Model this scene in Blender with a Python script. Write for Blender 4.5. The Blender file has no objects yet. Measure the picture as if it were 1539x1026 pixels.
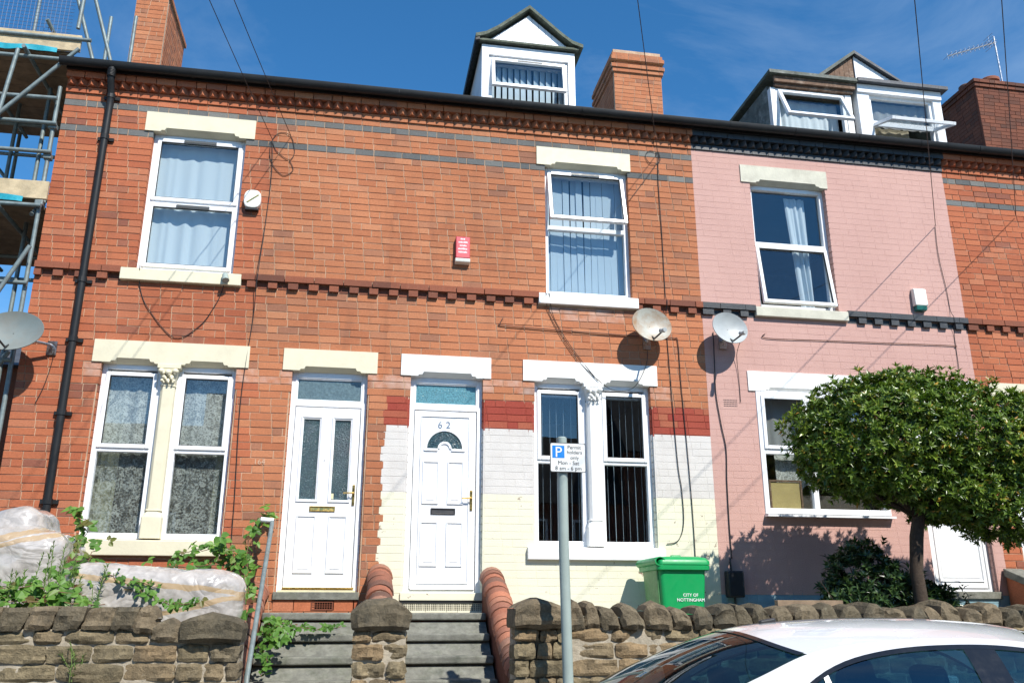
import bpy, bmesh, math, random
from mathutils import Vector, Matrix, noise as mnoise
R = math.radians
random.seed(7)
SC = bpy.context.scene
COL = SC.collection

# ------------------------------------------------------------------ camera, sky, sun, exposure
CAMP = (0.0, -10.0, 1.46)
cam_d = bpy.data.cameras.new("Camera")
cam = bpy.data.objects.new("Camera", cam_d)
COL.objects.link(cam)
cam.location = CAMP
cam.rotation_euler = (R(90 + 17.391), 0, R(-9.902))
cam_d.sensor_width = 36.0
cam_d.lens = 36.0 * 1314.3 / 1539.0
cam_d.clip_end = 3000
SC.camera = cam

SUN_DIR = Vector((0.43, -1.0, 1.15)).normalized()          # towards the sun
sun_el = math.asin(SUN_DIR.z)
sun_az = math.atan2(SUN_DIR.x, SUN_DIR.y)
world = bpy.data.worlds.new("World")
SC.world = world
world.use_nodes = True
wn = world.node_tree
sky = wn.nodes.new("ShaderNodeTexSky")
sky.sky_type = 'NISHITA'
sky.sun_disc = False
sky.sun_elevation = sun_el
sky.sun_rotation = sun_az
sky.altitude = 100
sky.air_density = 1.0
sky.dust_density = 0.0
sky.ozone_density = 5.0
bg = wn.nodes["Background"]
bg.inputs[1].default_value = 0.12
hs = wn.nodes.new("ShaderNodeHueSaturation")
hs.inputs["Saturation"].default_value = 1.23
hs.inputs["Hue"].default_value = 0.496
wn.links.new(sky.outputs[0], hs.inputs["Color"])
# faint high cirrus over the whole sky
tc = wn.nodes.new("ShaderNodeTexCoord"); mpw = wn.nodes.new("ShaderNodeMapping"); mpw.inputs["Scale"].default_value = (1.2, 2.6, 3.4); mpw.inputs["Rotation"].default_value = (0.3, 0.2, 0.5)
cn = wn.nodes.new("ShaderNodeTexNoise"); cn.inputs["Scale"].default_value = 1.7; cn.inputs["Detail"].default_value = 9; cn.inputs["Roughness"].default_value = 0.62; cn.inputs["Distortion"].default_value = 0.6
cr = wn.nodes.new("ShaderNodeValToRGB"); cr.color_ramp.elements[0].position = 0.42; cr.color_ramp.elements[1].position = 0.78; cr.color_ramp.elements[1].color = (0.26, 0.26, 0.26, 1)
cm = wn.nodes.new("ShaderNodeMix"); cm.data_type = 'RGBA'; cm.inputs[7].default_value = (4.2, 5.2, 6.2, 1)
wn.links.new(tc.outputs["Generated"], mpw.inputs[0]); wn.links.new(mpw.outputs[0], cn.inputs["Vector"]); wn.links.new(cn.outputs["Fac"], cr.inputs[0])
wn.links.new(cr.outputs[0], cm.inputs[0]); wn.links.new(hs.outputs[0], cm.inputs[6]); wn.links.new(cm.outputs[2], bg.inputs[0])
sun_d = bpy.data.lights.new("Sun", 'SUN')
sun_d.energy = 4.4
sun_d.angle = R(0.53)
sun_d.color = (1.0, 0.955, 0.88)
sun = bpy.data.objects.new("Sun", sun_d)
COL.objects.link(sun)
sun.location = (6, -20, 25)
sun.rotation_euler = SUN_DIR.to_track_quat('Z', 'Y').to_euler()
SC.view_settings.view_transform = 'Standard'
SC.view_settings.look = 'None'
SC.view_settings.exposure = 0.58
SC.view_settings.gamma = 1.0
SC.view_settings.use_curve_mapping = False
SC.render.engine = 'CYCLES'
SC.cycles.max_bounces = 8
SC.cycles.transparent_max_bounces = 24
SC.cycles.use_denoising = True

# ------------------------------------------------------------------ materials
class NT:
    def __init__(s, name):
        s.m = bpy.data.materials.new(name); s.m.use_nodes = True
        s.t = s.m.node_tree; s.n = s.t.nodes; s.l = s.t.links
        s.b = s.n["Principled BSDF"]
    def add(s, typ, **kw):
        x = s.n.new(typ)
        for k, v in kw.items():
            if k.startswith('i_'):
                key = k[2:]; x.inputs[int(key) if key.isdigit() else key].default_value = v
            else: setattr(x, k, v)
        return x
    def link(s, a, b): s.l.new(a, b)
    def math(s, op, a, b=None, c=None):
        x = s.n.new("ShaderNodeMath"); x.operation = op
        for i, v in enumerate((a, b, c)):
            if v is None: continue
            if isinstance(v, (int, float)): x.inputs[i].default_value = v
            else: s.l.new(v, x.inputs[i])
        return x.outputs[0]
    def mix(s, f, a, b, blend='MIX'):
        x = s.n.new("ShaderNodeMix"); x.data_type = 'RGBA'; x.blend_type = blend
        for sock, v in ((x.inputs[0], f), (x.inputs[6], a), (x.inputs[7], b)):
            if isinstance(v, (int, float)): sock.default_value = v
            elif isinstance(v, tuple): sock.default_value = (*v, 1) if len(v) == 3 else v
            else: s.l.new(v, sock)
        return x.outputs[2]
    def pos(s):
        return s.add("ShaderNodeNewGeometry").outputs["Position"]
    def noise(s, scale, detail=4, rough=0.6, vec=None, dist=0.0):
        x = s.add("ShaderNodeTexNoise"); x.inputs["Scale"].default_value = scale
        x.inputs["Detail"].default_value = detail; x.inputs["Roughness"].default_value = rough
        x.inputs["Distortion"].default_value = dist
        s.l.new(vec if vec is not None else s.pos(), x.inputs["Vector"])
        return x.outputs["Fac"]
    def ramp(s, f, stops, interp='LINEAR'):
        x = s.add("ShaderNodeValToRGB"); x.color_ramp.interpolation = interp
        e = x.color_ramp.elements
        while len(e) < len(stops): e.new(0.5)
        for el, (p, c) in zip(e, stops):
            el.position = p
            el.color = (*c, 1) if isinstance(c, tuple) else (c, c, c, 1)
        s.l.new(f, x.inputs[0]); return x.outputs[0]
    def rnd(s):
        a = s.add("ShaderNodeAttribute", attribute_name="rnd").outputs["Fac"]
        o = s.add("ShaderNodeObjectInfo").outputs["Random"]
        return s.math('FRACT', s.math('ADD', a, o))
    def bump(s, h, strength=0.3, dist=0.01):
        x = s.add("ShaderNodeBump"); x.inputs["Strength"].default_value = strength
        x.inputs["Distance"].default_value = dist
        s.l.new(h, x.inputs["Height"]); s.l.new(x.outputs[0], s.b.inputs["Normal"])
    def set(s, col=None, rough=None, metal=None, spec=None):
        if col is not None:
            if isinstance(col, tuple): s.b.inputs["Base Color"].default_value = (*col, 1)
            else: s.l.new(col, s.b.inputs["Base Color"])
        if rough is not None:
            if isinstance(rough, (int, float)): s.b.inputs["Roughness"].default_value = rough
            else: s.l.new(rough, s.b.inputs["Roughness"])
        if metal is not None: s.b.inputs["Metallic"].default_value = metal
        if spec is not None: s.b.inputs["Specular IOR Level"].default_value = spec
        return s.m

def simple(name, c, rough=0.5, var=0.12, vs=5.0, bump=0.0, bs=80.0, metal=0.0, spec=0.5, c2=None, c2amt=0.5):
    t = NT(name)
    n = t.noise(vs, 5, 0.65)
    lo = tuple(x * (1 - var) for x in c); hi = tuple(min(1, x * (1 + var)) for x in c)
    col = t.ramp(n, [(0.3, lo), (0.7, hi)])
    if c2:
        n2 = t.noise(vs * 0.45 + 0.7, 6, 0.7)
        col = t.mix(t.ramp(n2, [(0.5, 0.0), (0.72, c2amt)]), col, c2)
    if bump:
        t.bump(t.noise(bs, 4, 0.6), bump, 0.01)
    r = t.ramp(t.noise(vs * 3, 3), [(0.3, max(0.03, rough - 0.08)), (0.7, min(1, rough + 0.08))])
    return t.set(col, r, metal, spec)

def brick_mat(name, stops, soot=(0.10, 0.055, 0.04), sootamt=0.45, pale=0.25):
    t = NT(name)
    col = t.ramp(t.rnd(), stops)
    fine = t.noise(55, 5, 0.7)
    col = t.mix(1.0, col, t.ramp(fine, [(0.25, 0.72), (0.75, 1.18)]), 'MULTIPLY')
    big = t.noise(0.55, 6, 0.6)
    col = t.mix(1.0, col, t.ramp(big, [(0.3, 0.80), (0.7, 1.12)]), 'MULTIPLY')
    mp = t.add("ShaderNodeMapping"); mp.inputs["Scale"].default_value = (2.2, 2.2, 0.35)
    t.link(t.pos(), mp.inputs[0])
    streak = t.noise(1.3, 6, 0.7, mp.outputs[0])
    col = t.mix(t.ramp(streak, [(0.54, 0.0), (0.78, sootamt)]), col, soot)
    spot = t.noise(22, 4, 0.7)
    col = t.mix(t.ramp(spot, [(0.62, 0.0), (0.8, pale)]), col, (0.62, 0.42, 0.30))
    patch = t.noise(0.8, 7, 0.72, dist=0.8)
    col = t.mix(t.ramp(patch, [(0.60, 0.0), (0.74, pale * 0.9)]), col, (0.60, 0.40, 0.30))
    t.bump(t.noise(120, 4, 0.7), 0.35, 0.006)
    return t.set(col, 0.85, 0, 0.25)

MATS = {}
MATS['brick'] = brick_mat('weathered_orange_brick', [(0.0, (0.41, 0.145, 0.068)), (0.28, (0.48, 0.185, 0.088)),
    (0.55, (0.445, 0.165, 0.077)), (0.78, (0.51, 0.215, 0.108)), (0.92, (0.39, 0.165, 0.090)), (1.0, (0.30, 0.135, 0.082))])
MATS['brick_red'] = brick_mat('red_brick', [(0.0, (0.37, 0.105, 0.050)), (0.4, (0.46, 0.150, 0.070)), (0.7, (0.41, 0.122, 0.058)), (0.88, (0.47, 0.175, 0.09)),
    (1.0, (0.25, 0.090, 0.058))])
MATS['brick_dark'] = brick_mat('sooty_brick', [(0.0, (0.14, 0.05, 0.032)), (0.5, (0.20, 0.07, 0.04)), (1.0, (0.10, 0.045, 0.032))])
MATS['brick_blue'] = brick_mat('blue_grey_brick', [(0.0, (0.10, 0.105, 0.105)), (0.5, (0.17, 0.175, 0.168)), (0.8, (0.13, 0.13, 0.125)),
    (1.0, (0.23, 0.23, 0.21))], (0.07, 0.065, 0.06), 0.4, 0.3)
MATS['brick_string'] = brick_mat('string_course_brick', [(0.0, (0.15, 0.06, 0.04)), (0.5, (0.24, 0.085, 0.05)), (1.0, (0.30, 0.10, 0.055))])
def smudged():
    m = MATS['brick'].copy(); m.name = 'paint_smudged_brick'
    nt = m.node_tree; b = nt.nodes["Principled BSDF"]; src = b.inputs["Base Color"].links[0].from_socket
    g = nt.nodes.new("ShaderNodeNewGeometry"); n = nt.nodes.new("ShaderNodeTexNoise"); n.inputs["Scale"].default_value = 7; n.inputs["Detail"].default_value = 5
    nt.links.new(g.outputs["Position"], n.inputs["Vector"])
    r = nt.nodes.new("ShaderNodeValToRGB"); r.color_ramp.elements[0].position = 0.35; r.color_ramp.elements[1].position = 0.7
    r.color_ramp.elements[1].color = (0.42, 0.42, 0.42, 1); nt.links.new(n.outputs["Fac"], r.inputs[0])
    mx = nt.nodes.new("ShaderNodeMix"); mx.data_type = 'RGBA'; nt.links.new(r.outputs[0], mx.inputs[0]); nt.links.new(src, mx.inputs[6])
    mx.inputs[7].default_value = (0.66, 0.58, 0.52, 1); nt.links.new(mx.outputs[2], b.inputs["Base Color"])
    return m
MATS['brick_smudged'] = smudged()
MATS['mortar'] = simple('lime_mortar', (0.48, 0.33, 0.22), 0.95, 0.3, 6, 0.4, 150, c2=(0.24, 0.145, 0.095), c2amt=0.6)
MATS['paint_red'] = brick_mat('red_painted_brick', [(0.0, (0.31, 0.052, 0.036)), (0.7, (0.36, 0.075, 0.046)), (1.0, (0.40, 0.13, 0.07))], sootamt=0.25, pale=0.2)
MATS['paint_white'] = simple('white_painted_brick', (0.60, 0.575, 0.54), 0.6, 0.07, 3, 0.25, 60, c2=(0.44, 0.39, 0.35), c2amt=0.5)
def cream():
    t = NT('cream_painted_brick')
    col = t.ramp(t.noise(2.2, 5, 0.65), [(0.3, (0.68, 0.65, 0.49)), (0.7, (0.74, 0.72, 0.56))])
    chips = t.noise(9.0, 6, 0.75)
    zone = t.noise(0.9, 2)
    col = t.mix(t.ramp(t.math('ADD', chips, t.math('MULTIPLY', zone, 0.25)), [(0.755, 0.0), (0.77, 0.9)]), col, (0.16, 0.07, 0.045))
    col = t.mix(t.ramp(t.noise(1.1, 6, 0.7), [(0.55, 0.0), (0.8, 0.35)]), col, (0.45, 0.43, 0.33))
    t.bump(t.noise(60, 4), 0.25, 0.008)
    return t.set(col, 0.6)
MATS['paint_cream'] = cream()
def pink():
    t = NT('pink_masonry_paint')
    col = t.ramp(t.noise(1.0, 6, 0.65), [(0.3, (0.51, 0.305, 0.262)), (0.7, (0.57, 0.35, 0.30))])
    mp = t.add("ShaderNodeMapping"); mp.inputs["Scale"].default_value = (2.5, 2.5, 0.3); t.link(t.pos(), mp.inputs[0])
    col = t.mix(t.ramp(t.noise(1.6, 6, 0.7, mp.outputs[0]), [(0.55, 0.0), (0.85, 0.30)]), col, (0.36, 0.19, 0.165))
    chips = t.noise(7.0, 6, 0.78)
    col = t.mix(t.ramp(chips, [(0.725, 0.0), (0.74, 0.8)]), col, (0.20, 0.09, 0.07))
    t.bump(t.noise(70, 5, 0.7), 0.5, 0.012)
    return t.set(col, 0.8, 0, 0.3)
MATS['pink'] = pink()
MATS['black_paint'] = simple('black_masonry_paint', (0.030, 0.034, 0.038), 0.5, 0.25, 8, 0.3, 60, c2=(0.10, 0.10, 0.10), c2amt=0.4)
MATS['blue_plinth'] = simple('blue_plinth_paint', (0.20, 0.33, 0.38), 0.7, 0.15, 4, 0.3, 60)
MATS['cream_stone'] = simple('cream_painted_stone', (0.68, 0.63, 0.46), 0.6, 0.06, 4, 0.15, 40, c2=(0.50, 0.45, 0.33), c2amt=0.35)
MATS['white_stone'] = simple('white_painted_stone', (0.82, 0.82, 0.79), 0.6, 0.05, 4, 0.15, 40, c2=(0.62, 0.60, 0.55), c2amt=0.3)
MATS['worn_stone'] = simple('worn_painted_stone', (0.56, 0.54, 0.44), 0.8, 0.12, 5, 0.35, 50, c2=(0.36, 0.33, 0.26), c2amt=0.6)
MATS['upvc'] = simple('white_upvc', (0.83, 0.84, 0.85), 0.28, 0.03, 3, c2=(0.66, 0.66, 0.62), c2amt=0.22)
MATS['upvc_old'] = simple('weathered_white_upvc', (0.78, 0.78, 0.76), 0.45, 0.06, 5, c2=(0.45, 0.43, 0.38), c2amt=0.5)
MATS['rubber'] = simple('black_rubber', (0.02, 0.02, 0.02), 0.6)
MATS['gutter'] = simple('black_gutter_plastic', (0.014, 0.015, 0.016), 0.5, 0.25, 4, spec=0.3)
MATS['slate'] = simple('roof_slate', (0.06, 0.065, 0.075), 0.55, 0.35, 3, 0.3, 40)
MATS['dark_slate'] = simple('shaded_slate', (0.03, 0.032, 0.036), 0.8, 0.35, 3, spec=0.2)  # colour darkened so the opposite roofs reflect as shaded silhouettes
MATS['moss_lead'] = simple('mossy_felt', (0.10, 0.115, 0.085), 0.9, 0.35, 18, 0.8, 60, c2=(0.20, 0.22, 0.17), c2amt=0.7)
MATS['brown_timber'] = simple('peeling_brown_timber', (0.15, 0.085, 0.05), 0.8, 0.35, 14, 0.6, 50, c2=(0.42, 0.36, 0.29), c2amt=0.5)
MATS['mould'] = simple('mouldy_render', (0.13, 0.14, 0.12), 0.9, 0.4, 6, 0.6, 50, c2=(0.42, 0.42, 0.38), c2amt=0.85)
MATS['brass'] = simple('brass', (0.70, 0.47, 0.14), 0.28, 0.1, 10, metal=1.0)
MATS['chrome'] = simple('brushed_steel', (0.55, 0.55, 0.55), 0.3, 0.1, 10, metal=1.0)
MATS['vent_grey'] = simple('grey_vent_slot', (0.07, 0.075, 0.075), 0.5)
MATS['black_plastic'] = simple('black_plastic', (0.02, 0.02, 0.022), 0.45)
MATS['grey_concrete'] = simple('step_concrete', (0.19, 0.19, 0.16), 0.95, 0.35, 12, 0.9, 120, c2=(0.06, 0.075, 0.04), c2amt=0.6)
MATS['plaster'] = simple('interior_plaster', (0.32, 0.29, 0.25), 0.9)
MATS['carpet'] = simple('dark_carpet', (0.07, 0.06, 0.05), 0.95)
MATS['cable'] = simple('black_cable', (0.015, 0.013, 0.012), 0.6)
MATS['cable_brown'] = simple('brown_cable', (0.09, 0.035, 0.02), 0.6)
MATS['galv'] = simple('galvanised_tube', (0.19, 0.235, 0.235), 0.55, 0.25, 12, metal=0.3, c2=(0.16, 0.14, 0.11), c2amt=0.6)
MATS['post'] = simple('grey_green_paint', (0.30, 0.36, 0.33), 0.45, 0.08, 5)
MATS['scaf_board'] = simple('scaffold_board', (0.50, 0.40, 0.25), 0.85, 0.25, 9, 0.3, 60, c2=(0.28, 0.23, 0.16), c2amt=0.5)
MATS['scaf_under'] = simple('weathered_scaffold_board', (0.24, 0.17, 0.11), 0.9, 0.35, 7, 0.3, 60)
MATS['turq_net'] = simple('turquoise_debris_sheet', (0.02, 0.33, 0.42), 0.5, 0.2, 10)
MATS['blue_mesh'] = simple('blue_wire_guard', (0.16, 0.20, 0.30), 0.5, 0.2)
MATS['terracotta'] = brick_mat('terracotta_coping', [(0.0, (0.13, 0.075, 0.058)), (0.25, (0.36, 0.13, 0.075)), (0.5, (0.22, 0.10, 0.070)), (0.75, (0.40, 0.155, 0.090)), (1.0, (0.30, 0.17, 0.12))],
    (0.07, 0.06, 0.045), 0.6, 0.35)
def stone(name, stops, moss):
    t = NT(name)
    col = t.ramp(t.rnd(), stops)
    col = t.mix(1.0, col, t.ramp(t.noise(9, 6, 0.7), [(0.25, 0.50), (0.5, 0.95), (0.75, 1.35)]), 'MULTIPLY')
    col = t.mix(1.0, col, t.ramp(t.noise(45, 4, 0.7), [(0.25, 0.72), (0.75, 1.22)]), 'MULTIPLY')
    col = t.mix(t.ramp(t.noise(4.0, 6, 0.7), [(0.50, 0.0), (0.68, moss)]), col, (0.055, 0.052, 0.040))
    col = t.mix(t.ramp(t.noise(14.0, 5, 0.75), [(0.62, 0.0), (0.72, 0.4)]), col, (0.40, 0.36, 0.26))
    h = t.math('ADD', t.noise(18, 6, 0.7), t.math('MULTIPLY', t.noise(70, 4, 0.7), 0.4))
    t.bump(h, 0.8, 0.03)
    return t.set(col, 0.95, 0, 0.2)
MATS['sandstone'] = stone('rock_faced_sandstone', [(0.0, (0.20, 0.162, 0.098)), (0.3, (0.255, 0.203, 0.122)), (0.6, (0.22, 0.175, 0.108)), (0.85, (0.29, 0.205, 0.115)), (1.0, (0.16, 0.136, 0.092))], 0.45)
MATS['coping_stone'] = stone('blackened_coping_stone', [(0.0, (0.125, 0.105, 0.07)), (0.5, (0.165, 0.135, 0.09)), (1.0, (0.21, 0.163, 0.104))], 0.75)
MATS['lime_joint'] = simple('rough_lime_joint', (0.38, 0.33, 0.25), 0.95, 0.3, 15, 0.7, 90, c2=(0.16, 0.14, 0.10), c2amt=0.6)
def asphalt():
    t = NT('asphalt')
    col = t.ramp(t.noise(160, 3, 0.7), [(0.3, 0.03), (0.7, 0.085)])
    col = t.mix(1.0, col, t.ramp(t.noise(0.6, 5), [(0.3, 0.75), (0.7, 1.2)]), 'MULTIPLY')
    t.bump(t.noise(220, 3), 0.5, 0.01)
    return t.set(col, 0.9)
MATS['asphalt'] = asphalt()
MATS['paving'] = simple('concrete_paving', (0.27, 0.26, 0.24), 0.9, 0.2, 4, 0.4, 120)
MATS['soil'] = simple('garden_soil', (0.075, 0.055, 0.035), 0.95, 0.4, 12, 0.9, 40)
def glass(name, tint=(0.95, 0.975, 0.98), f0=0.085):
    t = NT(name); t.n.remove(t.b)
    out = t.n["Material Output"]
    lw = t.add("ShaderNodeLayerWeight"); lw.inputs[0].default_value = 0.5
    sch = t.math('MULTIPLY_ADD', t.math('POWER', lw.outputs["Facing"], 5.0), 1 - f0, f0)
    tr = t.add("ShaderNodeBsdfTransparent"); tr.inputs[0].default_value = (*tint, 1)
    gl = t.add("ShaderNodeBsdfGlossy"); gl.inputs["Roughness"].default_value = 0.0
    bp = t.add("ShaderNodeBump"); bp.inputs["Strength"].default_value = 0.04; bp.inputs["Distance"].default_value = 0.02
    t.link(t.noise(1.4, 2), bp.inputs["Height"]); t.link(bp.outputs[0], gl.inputs["Normal"])
    mx = t.add("ShaderNodeMixShader"); t.link(sch, mx.inputs[0]); t.link(tr.outputs[0], mx.inputs[1]); t.link(gl.outputs[0], mx.inputs[2])
    t.link(mx.outputs[0], out.inputs[0]); return t.m
MATS['glass'] = glass('window_glass')
MATS['car_glass'] = glass('tinted_car_glass', (0.18, 0.33, 0.37), 0.15)
def frosted():
    t = NT('obscure_glass')
    h = t.add("ShaderNodeTexVoronoi"); h.inputs["Scale"].default_value = 70; t.link(t.pos(), h.inputs["Vector"])
    t.bump(h.outputs["Distance"], 0.6, 0.02)
    return t.set(t.ramp(t.noise(90, 3, 0.8), [(0.35, (0.015, 0.035, 0.04)), (0.62, (0.04, 0.09, 0.10)), (0.75, (0.35, 0.45, 0.47))]), 0.1, 0, 1.0)
MATS['frosted'] = frosted()
MATS['frosted_grey'] = simple('grey_fanlight_glass', (0.11, 0.16, 0.17), 0.1, 0.3, 40, 0.3, 40, spec=1.0)  # grey-blue base colour has the sky reflection painted in
MATS['frosted_fan'] = simple('rippled_fanlight_glass', (0.10, 0.25, 0.29), 0.12, 0.45, 70, 0.5, 60, spec=1.0)  # teal base colour stands in for the sky mirrored in the fanlight
def cloth(name, col, alpha=1.0, lace=False, transl=0.5):
    t = NT(name); out = t.n["Material Output"]; t.n.remove(t.b)
    d = t.add("ShaderNodeBsdfDiffuse"); d.inputs[0].default_value = (*col, 1)
    tl = t.add("ShaderNodeBsdfTranslucent"); tl.inputs[0].default_value = (*col, 1)
    mx = t.add("ShaderNodeMixShader"); mx.inputs[0].default_value = transl
    t.link(d.outputs[0], mx.inputs[1]); t.link(tl.outputs[0], mx.inputs[2])
    if lace or alpha < 1:
        tr = t.add("ShaderNodeBsdfTransparent")
        m2 = t.add("ShaderNodeMixShader")
        if lace:
            v = t.add("ShaderNodeTexVoronoi"); v.inputs["Scale"].default_value = 38; v.feature = 'DISTANCE_TO_EDGE'; t.link(t.pos(), v.inputs["Vector"])
            n = t.noise(13, 5, 0.75, dist=1.5)
            f = t.math('ADD', t.math('MULTIPLY', v.outputs["Distance"], 0.5), t.math('MULTIPLY', n, 0.9))
            fac = t.ramp(f, [(0.40, alpha + 0.28), (0.50, alpha + 0.05), (0.60, alpha - 0.22)])
            t.link(fac, m2.inputs[0])
        else: m2.inputs[0].default_value = alpha
        t.link(tr.outputs[0], m2.inputs[1]); t.link(mx.outputs[0], m2.inputs[2]); mx = m2
    t.link(mx.outputs[0], out.inputs[0]); return t.m
MATS['curtain'] = cloth('white_curtain_cloth', (0.74, 0.82, 0.86), 1.0, False, 0.3)
MATS['lace'] = cloth('white_lace', (0.82, 0.84, 0.78), 0.58, True, 0.3)
MATS['lace_open'] = cloth('open_work_lace', (0.82, 0.84, 0.76), 0.30, True, 0.3)
MATS['net'] = cloth('white_net', (0.8, 0.8, 0.78), 0.62)
MATS['blind'] = cloth('pale_blind_fabric', (0.56, 0.66, 0.73), 1.0, False, 0.3)
MATS['cream_cloth'] = cloth('cream_curtain_cloth', (0.62, 0.55, 0.40))
MATS['sage_cloth'] = cloth('sage_curtain_cloth', (0.42, 0.42, 0.28))
MATS['cardboard'] = simple('cardboard', (0.42, 0.32, 0.13), 0.85, 0.1)
def leafm(name, stops, rough=0.38, transl=0.25):
    t = NT(name); out = t.n["Material Output"]
    col = t.ramp(t.rnd(), stops)
    t.set(col, rough, 0, 0.5)
    tl = t.add("ShaderNodeBsdfTranslucent"); t.link(t.mix(1.0, col, (1.0, 1.15, 0.55), 'MULTIPLY'), tl.inputs[0])
    mx = t.add("ShaderNodeMixShader"); mx.inputs[0].default_value = transl
    t.link(t.b.outputs[0], mx.inputs[1]); t.link(tl.outputs[0], mx.inputs[2]); t.link(mx.outputs[0], out.inputs[0])
    return t.m
MATS['leaf_tree'] = leafm('glossy_evergreen_leaf', [(0.0, (0.028, 0.062, 0.008)), (0.40, (0.070, 0.132, 0.015)), (0.78, (0.155, 0.235, 0.026)), (0.955, (0.26, 0.33, 0.05)), (0.975, (0.42, 0.26, 0.03)), (1.0, (0.38, 0.20, 0.04))], 0.36, 0.18)
MATS['leaf_dark'] = leafm('dark_shrub_leaf', [(0.0, (0.014, 0.034, 0.012)), (0.6, (0.032, 0.070, 0.022)), (1.0, (0.07, 0.12, 0.035))], 0.30, 0.15)
MATS['leaf_bramble'] = leafm('bright_bramble_leaf', [(0.0, (0.06, 0.15, 0.02)), (0.5, (0.10, 0.23, 0.035)), (0.9, (0.16, 0.30, 0.05)), (1.0, (0.14, 0.05, 0.03))], 0.5, 0.35)
MATS['leaf_weed'] = leafm('pale_weed_leaf', [(0.0, (0.12, 0.22, 0.04)), (1.0, (0.22, 0.32, 0.09))], 0.6, 0.35)
MATS['bark'] = simple('dark_bark', (0.055, 0.038, 0.026), 0.95, 0.35, 20, 0.8, 60)
MATS['bramble_stem'] = simple('bramble_stem', (0.16, 0.09, 0.05), 0.8)
def plastic_wrap(name, bands):
    t = NT(name)
    n = t.noise(9, 5, 0.6, dist=1.2)
    col = t.ramp(n, [(0.3, (0.46, 0.43, 0.40)), (0.7, (0.66, 0.63, 0.60))])
    col = t.ramp(n, [(0.3, (0.33, 0.30, 0.27)), (0.7, (0.50, 0.465, 0.43))])
    sep = t.add("ShaderNodeSeparateXYZ"); t.link(t.pos(), sep.inputs[0]); wob = t.noise(3.5, 4)
    for (nx, nz, d, w) in bands:
        e = t.math('ADD', t.math('MULTIPLY', sep.outputs[0], nx), t.math('MULTIPLY', sep.outputs[2], nz))
        e = t.math('ABSOLUTE', t.math('ADD', t.math('SUBTRACT', e, d), t.math('MULTIPLY', t.math('SUBTRACT', wob, 0.5), 0.09)))
        col = t.mix(t.math('MULTIPLY', t.math('LESS_THAN', e, w), 0.85), col, (0.42, 0.29, 0.15))
    mp = t.add("ShaderNodeMapping"); mp.inputs["Scale"].default_value = (1.0, 1.0, 1.6); mp.inputs["Rotation"].default_value = (0.4, 0.7, 0.2); t.link(t.pos(), mp.inputs[0])
    w1 = t.noise(2.6, 1, 0.4, mp.outputs[0], 2.5); w2 = t.noise(7, 2, 0.5, mp.outputs[0], 1.5)
    crease = t.math('ABSOLUTE', t.math('SUBTRACT', w1, 0.5)); crease2 = t.math('ABSOLUTE', t.math('SUBTRACT', w2, 0.5))
    t.bump(t.math('ADD', crease, t.math('MULTIPLY', crease2, 0.12)), 0.22, 0.16)
    t.b.inputs["Coat Weight"].default_value = 1.0; t.b.inputs["Coat Roughness"].default_value = 0.08
    return t.set(col, 0.3)
MATS['polythene'] = plastic_wrap('crinkled_polythene', [(0.10, 1.0, 1.55, 0.022), (-0.22, 1.0, 1.83, 0.02)])
MATS['polythene_chair'] = plastic_wrap('taped_polythene', [(-0.28, 1.0, 2.96, 0.028), (-0.24, 1.0, 2.78, 0.022)])
MATS['tape'] = simple('brown_parcel_tape', (0.42, 0.28, 0.13), 0.3, 0.15, 10)
MATS['car_white'] = simple('white_car_paint', (0.60, 0.61, 0.62), 0.25, 0.01, 2)
MATS['car_white'].node_tree.nodes["Principled BSDF"].inputs["Coat Weight"].default_value = 1.0
MATS['car_black'] = simple('gloss_black_trim', (0.012, 0.013, 0.016), 0.15)
MATS['seat'] = simple('car_seat_cloth', (0.02, 0.02, 0.022), 0.8)
MATS['tyre'] = simple('tyre_rubber', (0.02, 0.02, 0.02), 0.8)
MATS['lamp_red'] = simple('red_lamp_lens', (0.35, 0.01, 0.01), 0.15)
MATS['lamp_clear'] = simple('clear_lamp_lens', (0.6, 0.62, 0.63), 0.1)
MATS['bin'] = simple('green_bin_plastic', (0.004, 0.30, 0.082), 0.42, 0.06, 4)
MATS['bin_backlit'] = simple('backlit_green_plastic', (0.10, 0.27, 0.10), 0.5, 0.2, 9, c2=(0.30, 0.42, 0.22), c2amt=0.5)  # paler green paints the light shining through the thin plastic side
MATS['ink_white'] = simple('white_lettering', (0.8, 0.8, 0.8), 0.5)
MATS['faint_paint'] = simple('faint_number_paint', (0.55, 0.36, 0.24), 0.7, 0.2, 30)
MATS['ink_black'] = simple('black_lettering', (0.02, 0.02, 0.02), 0.5)
MATS['sign_white'] = simple('sign_white', (0.72, 0.74, 0.73), 0.35, 0.04)
MATS['sign_blue'] = simple('sign_blue', (0.01, 0.20, 0.62), 0.35, 0.05)
MATS['alarm_white'] = simple('alarm_white', (0.80, 0.79, 0.72), 0.4, 0.05)
MATS['alarm_red'] = simple('faded_red_plastic', (0.55, 0.055, 0.075), 0.45, 0.1, 10)
MATS['alarm_green'] = simple('green_lens', (0.02, 0.16, 0.14), 0.3)
def dishm(name, c, rust):
    t = NT(name)
    col = t.ramp(t.noise(8, 5), [(0.3, tuple(x * 0.85 for x in c)), (0.7, c)])
    col = t.mix(t.ramp(t.noise(3.2, 6, 0.7), [(0.42, 0.0), (0.66, rust)]), col, (0.30, 0.15, 0.05))
    return t.set(col, 0.45)
MATS['dish'] = dishm('grey_dish_paint', (0.42, 0.45, 0.45), 0.05)
MATS['dish_shaded'] = dishm('shaded_dish_paint', (0.20, 0.235, 0.225), 0.15)  # darker grey paints in the weak light on the dish's concave side
MATS['dish_rust'] = dishm('rust_stained_dish_paint', (0.46, 0.46, 0.40), 0.9)
MATS['grille'] = simple('cream_iron_grille', (0.60, 0.56, 0.42), 0.7)
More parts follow.
